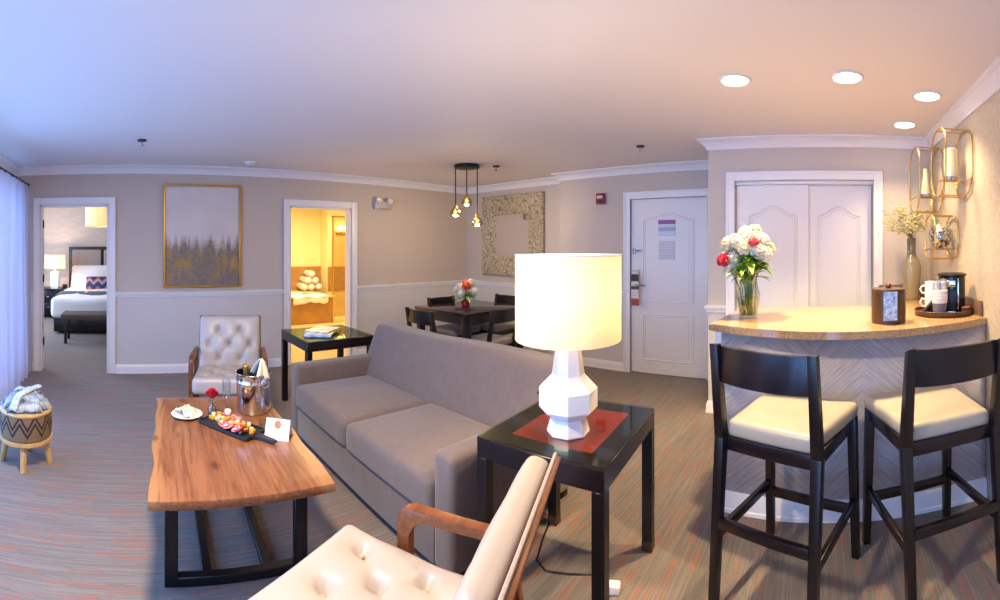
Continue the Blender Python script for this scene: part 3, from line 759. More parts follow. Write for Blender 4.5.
single('magazine', MB().box(-.115, .115, -.15, .15, 0, .010, .001, seg=1), magcover('grey_cover', '#c9c6c4', '#e3e0dc', '#8f8a86'), 'pale grey magazine in the middle of the pile on the far end table', 'magazine', (-3.47, 1.62, .662), R(52), 'magazines on the end table')
single('magazine', MB().box(-.105, .105, -.14, .14, 0, .012, .001, seg=1), magcover('photo_cover', '#d9d2c8', '#a58f7a', '#f2efe9'), 'white magazine with a brown picture on top of the pile on the far end table', 'magazine', (-3.49, 1.64, .672), R(40), 'magazines on the end table')

# ------------------------------------------------------------------ big lamp
lp = thing('table_lamp', 'large white faceted table lamp with a cream drum shade on the red-topped end table', 'lamp', (-.969, 1.492, .650), R(10))
o8 = PI / 8
put('lamp_base', MB().lathe([(.086, 0), (.086, .006), (.072, .056), (.070, .060), (.112, .092), (.118, .100), (.118, .175), (.112, .183), (.072, .225), (.066, .232), (.044, .38), (.042, .383)], 8, rot=o8), 'white_ceramic', lp, smooth=0)
put('stem', MB().cyl((0, 0, .34), (0, 0, .52), .010), 'brass', lp)
put('bulb', MB().ball((0, 0, .54), .032, sz=1.25), 'bulb', lp)
put('lamp_shade', MB().lathe([(.213, .372), (.2135, .376), (.2135, .708), (.213, .712)], 64, cap=False), 'shade', lp)
mb = MB()
for a in range(3): mb.cyl((0, 0, .69), (.211 * math.cos(a * 2.094), .211 * math.sin(a * 2.094), .69), .0025, n=6)
mb.tube([(.2125 * math.cos(i * PI / 24), .2125 * math.sin(i * PI / 24), .708) for i in range(48)], .0035, 6, True).cyl((0, 0, .52), (0, 0, .70), .004)
put('shade_ring', mb, 'linen', lp)
put('switch', MB().ball((-.128, -.01, .14), .008), 'black', lp)
cd = [(-1.33, 1.90, .30), (-1.33, 1.90, .10), (-1.30, 1.84, .006), (-1.24, 1.68, .006), (-1.18, 1.56, .006), (-1.11, 1.53, .006), (-1.02, 1.57, .006), (-.94, 1.62, .006), (-.88, 1.61, .006), (-.845, 1.595, .012)]
single('lamp_cord', MB().tube(cd, .004), 'black', 'thin dark lamp cord lying on the carpet under the red-topped end table', 'cord')

pa = thing('power_adapter', 'small white power adapter on the carpet by the lamp table leg', 'power adapter', (-.815, 1.585, 0), R(20))
put('body', MB().box(-.03, .03, -.022, .022, 0, .034, .006), 'white_ceramic', pa)
put('plug_pins', MB().box(-.012, -.006, .020, .036, .012, .018).box(.006, .012, .020, .036, .012, .018), 'chrome', pa)

# ------------------------------------------------------------------ armchairs
def tuft(w, h, spots, depth):
    def g(x, y):
        z = 0
        for sx, sy in spots:
            d2 = ((x - sx) ** 2 + (y - sy) ** 2); z -= depth * math.exp(-d2 / .0006) + .5 * depth * math.exp(-d2 / .005)
        for i, (ax, ay) in enumerate(spots):
            for bx, by in spots[i + 1:]:
                L = math.hypot(ax - bx, ay - by)
                if L < .20 and abs(ay - by) > .02:
                    t = max(0, min(1, ((x - ax) * (bx - ax) + (y - ay) * (by - ay)) / L / L))
                    d = math.hypot(x - ax - t * (bx - ax), y - ay - t * (by - ay)); z -= .28 * depth * math.exp(-d * d / .00022)
        return z
    return g
rows = lambda n3, ys: [(x, y) for k, y in enumerate(ys) for x in ((-.10, .10) if k % 2 == 0 else (-.195, 0, .195))]
def armchair(label, loc, rz):
    """faces local +Y"""
    a = thing('armchair', label, 'armchair', loc, rz)
    S = rows(0, (-.17, -.055, .06, .175)); g = tuft(.5, .5, S, .030)
    def fs(p): return (p[0], p[1], p[2] + (g(p[0], p[1]) + .020 * (1 - (p[0] / .29) ** 2) * (1 - (p[1] / .30) ** 2) if p[2] > .02 else 0))
    q = Matrix.Translation((0, .06, .345)) @ Matrix.Rotation(R(4), 4, 'X')
    sc_ = put('seat_cushion', MB().rbox(.285, .30, .062, .035, (34, 34, 3), fs, q), 'leather', a)
    for x, y in S: put('button', MB().ball(q @ Vector((x, y, .062 + g(x, y) + .024)), .009, sz=.6, n=10, m=6), 'button', sc_)
    B = rows(0, (-.13, -.01, .11)); gb = tuft(.5, .4, B, .026)
    # back: local x across, y up along the back, z forward
    qb = Matrix.Translation((0, -.235, .60)) @ Matrix.Rotation(R(90 - 17), 4, 'X')
    qb = Matrix.Translation((0, -.255, .565)) @ Matrix.Rotation(R(18), 4, 'X') @ Matrix(((-1, 0, 0, 0), (0, 0, 1, 0), (0, 1, 0, 0), (0, 0, 0, 1)))
    def fb(p): return (p[0], p[1], p[2] + (gb(p[0], p[1]) + .034 * (1 - (p[0] / .285) ** 4) * (1 - (p[1] / .232) ** 2) if p[2] > .012 else 0))
    bk = put('backrest', MB().rbox(.285, .232, .036, .028, (34, 28, 3), fb, qb), 'leather', a)
    for x, y in B: put('button', MB().ball(qb @ Vector((x, y, .036 + gb(x, y) + .034 * (1 - (x / .285) ** 4) * (1 - (y / .232) ** 2) + .003)), .009, n=10, m=6), 'button', bk)
    put('back_board', MB().box(-.295, .295, -.245, .242, -.056, -.037, .004, qb), 'walnut', a)
    mb = MB().tube([qb @ Vector(p) for p in ((-.296, -.24, -.036), (-.296, .243, -.036), (.296, .243, -.036), (.296, -.24, -.036))], .005, 6)
    put('piping', mb, 'leather', bk)
    put('seat_frame', MB().box(-.295, .295, .335, .358, .235, .285, .004).box(-.295, .295, -.27, -.245, .235, .285, .004).box(-.295, -.27, -.25, .34, .235, .285, .004).box(.27, .295, -.25, .34, .235, .285, .004), 'walnut', a)
    AF = .16
    for sx in (-1, 1):
        pts = [(AF, 0), (AF, .44)]
        for i in range(7):
            t = i / 6 * PI / 2; pts.append((AF - .05 * (1 - math.cos(t)), .485 + .045 * math.sin(t)))
        pts += [(AF - .12, .530), (-.02, .527), (-.29, .520), (-.29, .488), (-.02, .495), (AF - .12, .496)]
        for i in range(6):
            t = i / 5 * PI / 2; pts.append((AF - .095 + .052 * math.sin(t), .496 - .055 * (1 - math.cos(t))))
        pts += [(AF - .043, 0)]
        # armrest with its front post: profile in the YZ plane
        Mx = Matrix(((0, 0, 1, 0), (1, 0, 0, 0), (0, 1, 0, 0), (0, 0, 0, 1)))
        x0, x1 = (.297, .337) if sx > 0 else (-.337, -.297)
        put('arm', MB().prism(pts, x0, x1, .006, Mx), 'walnut', a)
        put('leg', MB().bar((sx * .316, -.29, 0), (sx * .316, -.21, .515), .038, .040, .004, up=(1, 0, 0)), 'walnut', a)
        put('side_rail', MB().box(x0 + .004, x1 - .004, -.25, AF - .04, .235, .275, .004), 'walnut', a)
    return a
fc_ = armchair('tufted cream leather armchair by the left wall, behind the coffee table', (-3.50, .805, 0), R(-90 - 15)); fc_.scale = (.92, 1, 1)
armchair('tufted cream leather armchair beside the sofa arm and the lamp table', (-.94, .640, 0), R(90 + 25))

# ------------------------------------------------------------------ stool with throw
bs = thing('basket_stool', 'small round woven stool with pale wooden legs by the window', 'stool', (-2.80, -.665, 0))
def weave():
    t = NT('woven_rope'); x, y, z = t.xyz(t.coord()); an = t.math('ARCTAN2', y, x)
    zz = t.math('MULTIPLY', t.math('SUBTRACT', z, .26), 1 / .16)
    tri = t.math('ABSOLUTE', t.math('SUBTRACT', t.math('FRACT', t.math('MULTIPLY', an, 11 / (2 * PI))), .5))
    d = t.math('MINIMUM', t.math('ABSOLUTE', t.math('SUBTRACT', tri, t.math('ADD', zz, .25))), t.math('ABSOLUTE', t.math('SUBTRACT', tri, t.math('ADD', zz, -.02))))
    rope = t.math('MULTIPLY', t.math('SINE', t.math('MULTIPLY', z, 420)), t.math('SINE', t.math('MULTIPLY', an, 70)))
    c = t.mix(t.math('MULTIPLY_ADD', rope, .5, .5), '#4d3a2b', '#a58865')
    c = t.mix(t.ramp(d, [(.05, 1.0), (.10, 0.0)]), c, '#2c2226'); t.set(col=c, rough=.85).bump(rope, .6, .004); return t.m
put('woven_band', MB().lathe([(.150, .178), (.165, .19), (.172, .26), (.165, .335), (.150, .345)], 48), weave(), bs)
pale = wood('pale_oak', '#b98d55', '#d8b47c', 'Z', .45, 6)
put('base_ring', MB().lathe([(.12, .155), (.168, .155), (.174, .162), (.174, .180), (.12, .186)], 48), pale, bs)
put('rim_ring', MB().tube([(.158 * math.cos(i * PI / 24), .158 * math.sin(i * PI / 24), .348) for i in range(48)], .014, 8, True), pale, bs)
put('cushion_top', MB().lathe([(.150, .34), (.14, .358), (.001, .362)], 40), M['dinseat'], bs)
for i in range(4):
    a = i * PI / 2 + .12; put('leg', MB().cyl((.155 * math.cos(a), .155 * math.sin(a), 0), (.125 * math.cos(a), .125 * math.sin(a), .16), .019, .023), pale, bs)
def knit(name, a, b, c):
    t = NT(name); v = t.coord(); x, y, z = t.xyz(v)
    w = t.math('SINE', t.math('ADD', t.math('MULTIPLY', x, 210), t.math('MULTIPLY', t.math('ABSOLUTE', t.math('SINE', t.math('MULTIPLY', y, 100))), 3.0)))
    f = t.noise(t.coord(scale=(5, 14, 9)), 1.6, 2)
    k = t.mix(t.ramp(f, [(.40, 0.0), (.52, 1.0)]), a, b); k = t.mix(t.ramp(f, [(.56, 0.0), (.66, .9)]), k, c)
    t.set(col=k, rough=.95, sheen=.4).bump(w, .8, .006); return t.m
kt = thing('knit_throw', 'folded blue and white chunky knit throw heaped on the woven stool', 'throw blanket', (-2.80, -.665, .362), R(100))
km = knit('chunky_knit', '#4c5c7c', '#9fb0c6', '#ccd5df'); kw = knit('pale_knit', '#b9c4d2', '#d5dce4', '#e2e6ea')
rk = random.Random(2)
for (z, rr, n_, th) in ((.024, .150, 5, .030), (.066, .118, 4, .027)):
    for j in range(n_):
        y = (j - (n_ - 1) / 2) * .058; hw = math.sqrt(max(.003, rr * rr - y * y)) + .008; ph = rk.uniform(0, 6)
        pts = [(-hw + 2 * hw * i / 20, y + .007 * math.sin(i * .7 + ph), z + .005 * math.sin(i * .9 + ph) - .035 * (abs(i - 10) / 10) ** 6) for i in range(21)]
        put('fold', MB().tube(pts, [th * (1 - .55 * (abs(i - 10) / 10) ** 5) for i in range(21)], 14), km, kt)
d0 = Vector((-.075, -.165, .0)); d1_ = Vector((.085, .10, 0)); sd_ = Vector((.855, -.52, 0)) * .026
def band(u, v):
    p = d0.lerp(d1_, u) + sd_ * (2 * v - 1); arch = .108 - .085 * (1 - min(1, u * 3.2)) ** 2 - .02 * max(0, u - .7)
    return (p.x, p.y, arch + .006 * math.sin(v * PI))
bd_ = put('folded_edge', MB().sheet(band, 26, 6), kw, kt, smooth=3, label='pale folded edge laid across the throw')
bd_.modifiers.new('thick', 'SOLIDIFY').thickness = .016

# ------------------------------------------------------------------ things on the coffee table
bk = thing('ice_bucket', 'polished steel champagne bucket on the coffee table', 'ice bucket', (-2.47, .715, TZ), R(20))
put('bucket', MB().lathe([(.078, 0), (.090, .004), (.094, .012), (.100, .17), (.1005, .172), (.102, .175), (.1005, .178), (.103, .222), (.106, .226), (.104, .229), (.100, .226), (.097, .17), (.088, .012), (.001, .010)], 48), 'chrome', bk)
for s in (-1, 1):
    hd = put('handle', MB().lathe([(.010, 0), (.012, .012), (.010, .02)], 14, Mx=Matrix.Translation((s * .101, 0, .195)) @ Matrix.Rotation(s * PI / 2, 4, 'Y')), 'chrome', bk)
    put('ring', MB().tube([(s * .118, .026 * math.cos(i * PI / 10), .188 + .026 * math.sin(i * PI / 10)) for i in range(20)], .0045, 8, True), 'chrome', hd)
bo = thing('champagne_bottle', 'gold-foiled champagne bottle leaning in the steel bucket', 'bottle', (-2.485, .690, TZ + .016))
qt = Matrix.Rotation(R(14), 4, Vector((.5, .85, 0)))
put('glass', MB().lathe([(.001, 0), (.036, .0), (.039, .01), (.039, .12), (.034, .155), (.018, .195), (.015, .215)], 28, Mx=qt), plain('dark_green_glass', '#2a3a1c', .08, coat=.5), bo)
put('foil', MB().lathe([(.0185, .195), (.0155, .215), (.0165, .255), (.0175, .27), (.008, .278), (.001, .279)], 24, Mx=qt), plain('gold_foil', '#b99a4e', .3, .8), bo)
nk = M['linen']
npm = plain('ivory_napkin', '#efe4cb', .85, bscale=60, bstr=.2)
def fold_cone(u, v):
    a = -.6 + u * 4.2; r = .010 + .066 * (1 - v) ** .75 * (1 + .16 * math.sin(u * 26)); return (.030 + .055 * v - .02 + r * math.cos(a), .012 + r * math.sin(a) * .8, .222 + .105 * v - .008 + .014 * math.sin(u * 19) * (1 - v))
n1 = single('napkin', MB().sheet(fold_cone, 48, 14), npm, 'ivory cloth napkin folded to a peak in the steel champagne bucket', 'napkin', (-2.45, .725, TZ), smooth=3)
n1.modifiers.new('thick', 'SOLIDIFY').thickness = .004
gl = thin_glass('clear_glass', '#f6f9fa', .06, .02, .32)
def flute(lab, x, y):
    f = thing('champagne_flute', lab, 'glass', (x, y, TZ), group='champagne flutes on the coffee table')
    put('foot', MB().lathe([(.001, .001), (.034, .0008), (.034, .003), (.008, .007), (.005, .012)], 28, cap=False), gl, f)
    put('stem', MB().cyl((0, 0, .008), (0, 0, .082), .0042), gl, f)
    put('bowl', MB().lathe([(.004, .080), (.012, .092), (.021, .118), (.025, .15), (.0235, .205), (.0228, .205), (.0240, .15), (.019, .118), (.010, .096), (.001, .09)], 28, cap=False), gl, f)
flute('empty champagne flute between the rose vase and the steel bucket', -2.44, .548)
flute('empty champagne flute in front of the steel bucket by the folded card', -2.22, .68)
vs = single('bud_vase', MB().lathe([(.001, .002), (.021, .002), (.023, .006), (.023, .048), (.012, .066), (.010, .08), (.013, .088), (.011, .088), (.009, .079), (.011, .066), (.021, .048), (.021, .008), (.001, .006)], 24, cap=False), gl, 'small clear bud vase holding a red rose on the coffee table', 'vase', (-2.43, .463, TZ))
def rose(mb, c, r, seed=0):
    rnd = random.Random(seed)
    for ring, (k, rad, h, tilt) in enumerate(((3, .25, .95, .2), (5, .50, .85, .35), (6, .78, .6, .65), (7, 1.0, .3, 1.0))):
        for i in range(k):
            a = 2 * PI * i / k + ring * .7
            def fn(u, v, a=a, rad=rad, h=h, tilt=tilt, k=k):
                w = (u - .5) * 2.2 * PI / k * 1.25; rr = r * rad * (.35 + .65 * v ** .6 + .10 * tilt * v ** 4)
                ed_ = (1 - (2 * u - 1) ** 2 * .35 * v)
                return (c[0] + rr * math.cos(a + w), c[1] + rr * math.sin(a + w), c[2] + r * (-.65 + (h + .65) * v * ed_))
            mb.sheet(fn, 5, 5)
    return mb
ro = thing('rose', 'single red rose in the clear bud vase', 'flower', (-2.43, .463, TZ + .012))
put('stem', MB().tube([(0, 0, 0), (.003, .002, .05), (.0, 0, .10)], .0022), plain('stem_green', '#4d6b2c', .6), ro)
put('petals', rose(MB(), (0, 0, .118), .034), plain('red_petals', '#c01226', .55), ro, smooth=3)
pl = single('plate', MB().lathe([(.001, .004), (.045, .002), (.050, .004), (.085, .016), (.088, .018), (.085, .020), (.05, .009), (.001, .008)], 44, cap=False), 'white_ceramic', 'round white plate with a napkin on the coffee table', 'plate', (-2.46, .325, TZ))
def nap(u, v):
    x = (u - .5) * .13; y = (v - .5) * .085
    return (x * math.cos(.5) - y * math.sin(.5), x * math.sin(.5) + y * math.cos(.5), .014 + .034 * math.exp(-((u - .45) ** 2) * 9) + .008 * math.sin(u * 14 + v * 5) + .006 * math.sin(v * 17))
n2 = single('napkin', MB().sheet(nap, 30, 20), plain('cream_napkin', '#e3d6c0', .85), 'cream napkin crumpled on the white plate', 'napkin', (-2.46, .325, TZ + .002), smooth=3)
n2.modifiers.new('thick', 'SOLIDIFY').thickness = .004

# charcuterie board; local x across its length, handle on +x
BX, BY, BR = -2.255, .533, R(33)
bd = thing('serving_board', 'black slate serving board of meats and cheese with a handle', 'serving board', (BX, BY, TZ), BR)
put('board', MB().box(-.175, .175, -.078, .078, .004, .016, .004).box(-.175, .175, -.078, -.071, .016, .021, .002).box(-.175, .175, .071, .078, .016, .021, .002).box(-.175, -.168, -.071, .071, .016, .021, .002).box(.168, .175, -.071, .071, .016, .021, .002), plain('black_slate', '#1c1d22', .5), bd)
put('handle', MB().prism([(.17, -.035), (.20, -.016), (.27, -.014), (.295, -.011), (.295, .011), (.27, .014), (.20, .016), (.17, .035)], .006, .018, .004), plain('black_handle', '#23262e', .5), bd)
for sx in (-.13, .13):
    for sy in (-.06, .06): put('foot', MB().cyl((sx, sy, 0), (sx, sy, .005), .008, n=10), 'black', bd)
def onb(x, y, z=.0165):
    c, s = math.cos(BR), math.sin(BR); return (BX + x * c - y * s, BY + x * s + y * c, TZ + z)
mc = MB().rbox(.0095, .0095, .0085, .003, (2, 2, 2), None, Matrix.Translation((0, 0, .0085))).mesh('cheese_cube', 1.2)
mc2 = mc.copy(); mc.materials.append(plain('cheddar', '#e0982a', .5)); mc2.materials.append(plain('white_cheese', '#ecdca6', .5))
rnd = random.Random(4)
spots = []
for k in range(44):
    for tr in range(60):
        x = rnd.uniform(-.150, .150); y = rnd.uniform(-.018, .028) + .004 * math.sin(x * 30)
        lvl = 0 if k < 34 else 1
        if all((x - a) ** 2 + (y - b) ** 2 > .0195 ** 2 or l != lvl for a, b, l in spots): spots.append((x, y, lvl)); break
for i, (x, y, l) in enumerate(spots):
    w = i % 5 in (1, 3)
    o = single('cheese_cube', mc2 if w else mc, None if False else 'linen', 'small white cheese cube heaped on the slate board' if w else 'small orange cheddar cube heaped on the slate board', 'cheese', onb(x, y, .0165 + l * .0172), rnd.uniform(0, 1.5), 'white cheese cubes on the board' if w else 'cheddar cubes on the board')
def salami(mb, r, seed):
    rn = random.Random(seed); a1, a2 = rn.uniform(0, 6), rn.uniform(.5, 1.0)
    mb.sheet(lambda u, v: (r * v * math.cos(2 * PI * u), r * v * math.sin(2 * PI * u), .012 * v * v * (.6 + .4 * math.sin(4 * PI * u + a1)) * a2 + .002), 20, 5); return mb
def marbled():
    t = NT('marbled_meat'); f = t.noise(t.coord(), 90, 4, .7); t.set(col=t.mix(t.ramp(f, [(.45, 0.0), (.6, 1.0)]), '#b3313b', '#e7b2ac'), rough=.4); return t.m
mm = marbled(); sal = []
for q in range(3):
    me = salami(MB(), .025, q).mesh('meat_slice', 3); me.materials.append(mm); sal.append(me)
ms = [(-.115 + .020 * i, .052 + .008 * math.sin(i * 2), .018 + .004 * (i % 3)) for i in range(7)]
ms2 = [(-.02 + .0175 * i, -.047 + .012 * math.sin(i * 1.7), .018 + .004 * (i % 4)) for i in range(9)]
for i, (x, y, z) in enumerate(ms):
    o = single('salami_slice', sal[i % 3], mm, 'pink salami slice fanned on the board edge nearest the rose vase', 'meat', onb(x, y, z), rnd.uniform(0, 6), 'salami slices nearest the rose vase'); o.rotation_euler = (rnd.uniform(-.5, .5), rnd.uniform(.1, .7), rnd.uniform(0, 6))
for i, (x, y, z) in enumerate(ms2):
    o = single('salami_slice', sal[i % 3], mm, 'red salami slice fanned on the board near its handle', 'meat', onb(x, y, z + .004), 0, 'salami slices near the handle'); o.rotation_euler = (rnd.uniform(-.5, .5), rnd.uniform(.1, .7), rnd.uniform(0, 6))
so_ = single('cheese_round', MB().lathe([(.001, 0), (.016, 0), (.018, .003), (.018, .021), (.016, .024), (.001, .024)], 20), plain('goat_cheese', '#f0ebe0', .6), 'white cheese round standing on salami at the board corner', 'cheese', onb(-.085, .062, .036))
tm = MB().ball((0, 0, .014), .014, n=14).mesh('tomato', 3); tm.materials.append(plain('tomato_red', '#c4212a', .25))
for i, (x, y) in enumerate(((.060, -.035), (.085, -.02))):
    single('cherry_tomato', tm, None or 'linen', 'red cherry tomato among the salami beside the board handle' , 'tomato', onb(x, y, .022), 0, 'cherry tomatoes on the board')
ol = MB().ball((0, 0, .011), .012, sz=.95, n=12).mesh('fig', 3); ol.materials.append(plain('dark_fruit', '#3c2c3a', .3))
for i, (x, y, lab) in enumerate(((-.140, -.005, 'dark round fruit on the board end nearest the white plate'), (.120, -.060, 'dark round fruit on the board corner beside its handle'))):
    single('black_grape', ol, 'linen', lab, 'fruit', onb(x, y), 0)
# folded card
def card(t, x, z):
    y_, = (0,)
    c = t.mix(0.0, '#f2f1f4', '#f2f1f4')
    d = t.math('SQRT', t.math('ADD', t.math('POWER', x, 2.0), t.math('POWER', t.math('SUBTRACT', z, .066), 2.0)))
    c = t.mix(t.ramp(d, [(.0165, 1.0), (.0175, 0.0)]), c, '#a24a2c')
    rings = t.math('GREATER_THAN', t.math('FRACT', t.math('MULTIPLY', d, 170)), .55)
    c = t.mix(t.math('MULTIPLY', rings, t.math('LESS_THAN', d, .0165)), c, '#d9956a')
    tx = t.math('MULTIPLY', t.math('LESS_THAN', t.math('ABSOLUTE', x), .02), between(t, z, .030, .034)); c = t.mix(t.math('MULTIPLY', tx, .6), c, '#8f8a98')
    return c
cdm = sheet_mat('card_print', card)
tc_ = thing('place_card', 'white folded card with a round orange emblem on the coffee table', 'card', (-2.085, .735, TZ), R(54))
for nm, sg in (('front_flap', 1), ('rear_flap', -1)):
    q = Matrix.Rotation(sg * R(-24), 4, 'X')
    q = Matrix.Translation((0, -sg * .042, 0)) @ q
    put(nm, MB().box(-.062, .062, -.0008, .0008, 0, .098, 0, q), cdm if sg > 0 else plain('card_white', '#f2f1f4', .6), tc_)

# ------------------------------------------------------------------ dining set
dt = thing('dining_table', 'dark square dining table in the far corner', 'dining table', (-3.475, 3.39, 0))
put('tabletop', MB().box(-.415, .415, -.455, .455, .715, .75, .004), wood('dark_polished_top', '#1c1213', '#35252a', 'X', .14, 8), dt)
put('apron', MB().box(-.38, .38, -.42, -.395, .63, .715).box(-.38, .38, .395, .42, .63, .715).box(-.38, -.355, -.42, .42, .63, .715).box(.355, .38, -.42, .42, .63, .715), 'espresso_x', dt)
for sx in (-1, 1):
    for sy in (-1, 1): put('leg', MB().box(sx * .360 - .035, sx * .360 + .035, sy * .405 - .035, sy * .405 + .035, 0, .715, .003), 'espresso', dt)
def curved_rail(w, z0, z1, y, bow, th, n=10):
    mb = MB(); pts = [(-w + 2 * w * i / n, y - bow * (1 - (2 * i / n - 1) ** 2)) for i in range(n + 1)]
    mb.prism(pts + [(x, q + th) for x, q in pts[::-1]], z0, z1, .003); return mb
def dining_chair(label, loc, rz):
    """faces local +Y"""
    c = thing('dining_chair', label, 'chair', loc, rz)
    put('seat', MB().rbox(.205, .20, .03, .022, (8, 8, 2), lambda p: (p[0], p[1], p[2] + (.014 * (1 - (p[0] / .205) ** 2) * (1 - (p[1] / .2) ** 2) if p[2] > 0 else 0)), Matrix.Translation((0, .02, .455))), 'dinseat', c)
    put('seat_frame', MB().box(-.205, .205, -.19, .21, .375, .43, .004), 'espresso', c)
    for sx in (-1, 1):
        put('leg', MB().box(sx * .188 - .018, sx * .188 + .018, .17, .208, 0, .38, .003), 'espresso', c)
        put('leg', MB().hexa([(sx * .19 - .018, -.245, 0), (sx * .19 + .018, -.245, 0), (sx * .19 + .018, -.21, 0), (sx * .19 - .018, -.21, 0)], [(sx * .19 - .018, -.205, .43), (sx * .19 + .018, -.205, .43), (sx * .19 + .018, -.165, .43), (sx * .19 - .018, -.165, .43)], .003)
            .hexa([(sx * .19 - .018, -.205, .43), (sx * .19 + .018, -.205, .43), (sx * .19 + .018, -.165, .43), (sx * .19 - .018, -.165, .43)], [(sx * .19 - .018, -.265, .81), (sx * .19 + .018, -.265, .81), (sx * .19 + .018, -.238, .81), (sx * .19 - .018, -.238, .81)], .003), 'espresso', c, label='rear leg rising into the back post')
    put('backrest', curved_rail(.175, .675, .80, -.245, .028, .018), 'espresso_x', c)
    put('stretcher', MB().box(-.175, .175, -.215, -.195, .20, .23), 'espresso', c); put('stretcher', MB().box(-.175, .175, .18, .195, .20, .23), 'espresso', c)
    return c
ch0 = dining_chair('dark dining chair with its back to the sofa, at the table', (-3.31, 2.80, 0), 0)
dup(ch0, (-3.06, 3.23, 0), R(90), 'dark dining chair nearest the lamp shade, its side to the sofa')
dup(ch0, (-3.78, 3.44, 0), R(-90), 'dark dining chair on the left wall side of the table')
dup(ch0, (-3.60, 3.92, 0), R(180), 'dark dining chair under the carved mirror')
rp = single('flower_pot', MB().lathe([(.001, .0), (.042, 0), (.046, .004), (.053, .085), (.054, .09), (.050, .09), (.043, .008), (.001, .006)], 32), plain('red_glaze', '#a3141f', .15, coat=.4), 'shiny red pot of flowers on the dining table', 'flower pot', (-3.54, 3.38, .75))
# flowers
def bloom(mb, c, r, n, seed, flat=.35, size=.55):
    rn = random.Random(seed)
    for i in range(n):
        z = 1 - 1.75 * (i + .5) / n; a = i * 2.39996 + rn.uniform(-.2, .2); q = math.sqrt(max(0, 1 - z * z))
        d = Vector((q * math.cos(a), q * math.sin(a), z)); p = Vector(c) + d * r * rn.uniform(.78, 1.0)
        t = d.orthogonal().normalized(); t.rotate(Matrix.Rotation(rn.uniform(0, 6), 3, d)); b = d.cross(t); s = r * size * rn.uniform(.8, 1.2)
        pts = [p - d * s * .15] + [p + (t * math.cos(k * PI / 3) + b * math.sin(k * PI / 3)) * s * (.85 if k % 2 else .6) + d * s * (flat if k % 2 else flat * .4) for k in range(6)]
        mb._add(pts, [(0, 1 + k, 1 + (k + 1) % 6) for k in range(6)])
    return mb
def leaf(mb, p, d, L, w, droop=.3):
    p = Vector(p); d = Vector(d).normalized(); sd = d.cross(Vector((0, 0, 1)))
    sd = sd.normalized() if sd.length > .05 else Vector((1, 0, 0))
    N = 6; v = []
    for i in range(N + 1):
        t = i / N; c = p + d * L * t - Vector((0, 0, droop * L * t * t)); ww = w * math.sin(PI * min(1, .08 + t * .92)) ** .8
        up = sd.cross(d); v += [c - sd * ww + up * ww * .3, c, c + sd * ww + up * ww * .3]
    mb._add(v, [(3 * i, 3 * i + 1, 3 * i + 4, 3 * i + 3) for i in range(N)] + [(3 * i + 1, 3 * i + 2, 3 * i + 5, 3 * i + 4) for i in range(N)])
wp = translucent('white_petals', '#dedad2', .25); yp = translucent('cream_petals', '#ddd6bd', .25); rpt = plain('crimson_petals', '#c8203c', .5); orp = plain('orange_petals', '#dd5a34', .5)
lf = NT('leaf_green'); lf.set(col=lf.mix(lf.noise(lf.coord(), 18, 2), '#4f7d26', '#a9cc4c'), rough=.45, spec=.4); lf = lf.m
dkl = plain('fern_green', '#466a2c', .5); pgl = plain('lime_green', '#bcd67a', .5); stg = bpy.data.materials['stem_green']
def flower(name, label, group, basept, head, r, n, mat, seed, extra=None, style=0):
    f = thing(name, label, 'flower', basept, 0, group)
    b = Vector(basept); h = Vector(head) - b; mid = h * .5 + Vector((h.x * .02, h.y * .02, 0))
    put('stem', MB().tube([(0, 0, 0), (h.x * .2, h.y * .2, h.z * .45), (h.x * .6, h.y * .6, h.z * .75), h], .0026, 6), stg, f)
    if style == 1: put('petals', rose(MB(), h, r, seed), mat, f, smooth=3)
    else: put('petals', bloom(MB(), h, r, n, seed), mat, f, smooth=3)
    return f
pc_ = Vector((-3.54, 3.38, .84))
dd = [((-.075, -.01, .07), .042, wp, 'white'), ((-.015, -.045, .105), .044, wp, 'white'), ((.02, -.07, .045), .036, wp, 'white'), ((.045, -.03, .12), .040, orp, 'orange'), ((-.03, .03, .13), .040, orp, 'orange'), ((.01, .05, .14), .042, wp, 'white'), ((.09, .02, .065), .036, wp, 'white')]
for i, (o, r, m, nm) in enumerate(dd):
    flower('flower', '%s blossom in the red pot on the dining table' % nm, '%s blossoms in the red pot' % nm, pc_ - Vector((-o[0] * .2, -o[1] * .2, .06)), pc_ + Vector((o[0] * 1.35, o[1] * 1.35, o[2] * 1.1)), r * 1.1, 40, m, i)
mb = MB(); rn = random.Random(5)
for i in range(64):
    a = rn.uniform(0, 2 * PI); e = rn.uniform(-.15, .9); leaf(mb, (.03 * math.cos(a), .03 * math.sin(a), rn.uniform(-.01, .05)), (math.cos(a), math.sin(a), e), rn.uniform(.09, .15), rn.uniform(.012, .020))
o = single('foliage', mb, pgl, 'lime and green leaves around the blossoms in the red pot', 'foliage', pc_, smooth=3, kind='stuff')
mb = MB()
for a, L in ((.3, .2), (2.6, .22), (1.6, .17)): mb.tube([(0, 0, 0), (.02 * math.cos(a), .02 * math.sin(a), L * .5), (.05 * math.cos(a), .05 * math.sin(a), L)], .0018, 5)
single('twig', mb, plain('pale_twig', '#cfd2c4', .6), 'thin pale twigs sticking up from the red pot', 'twigs', pc_, kind='stuff')

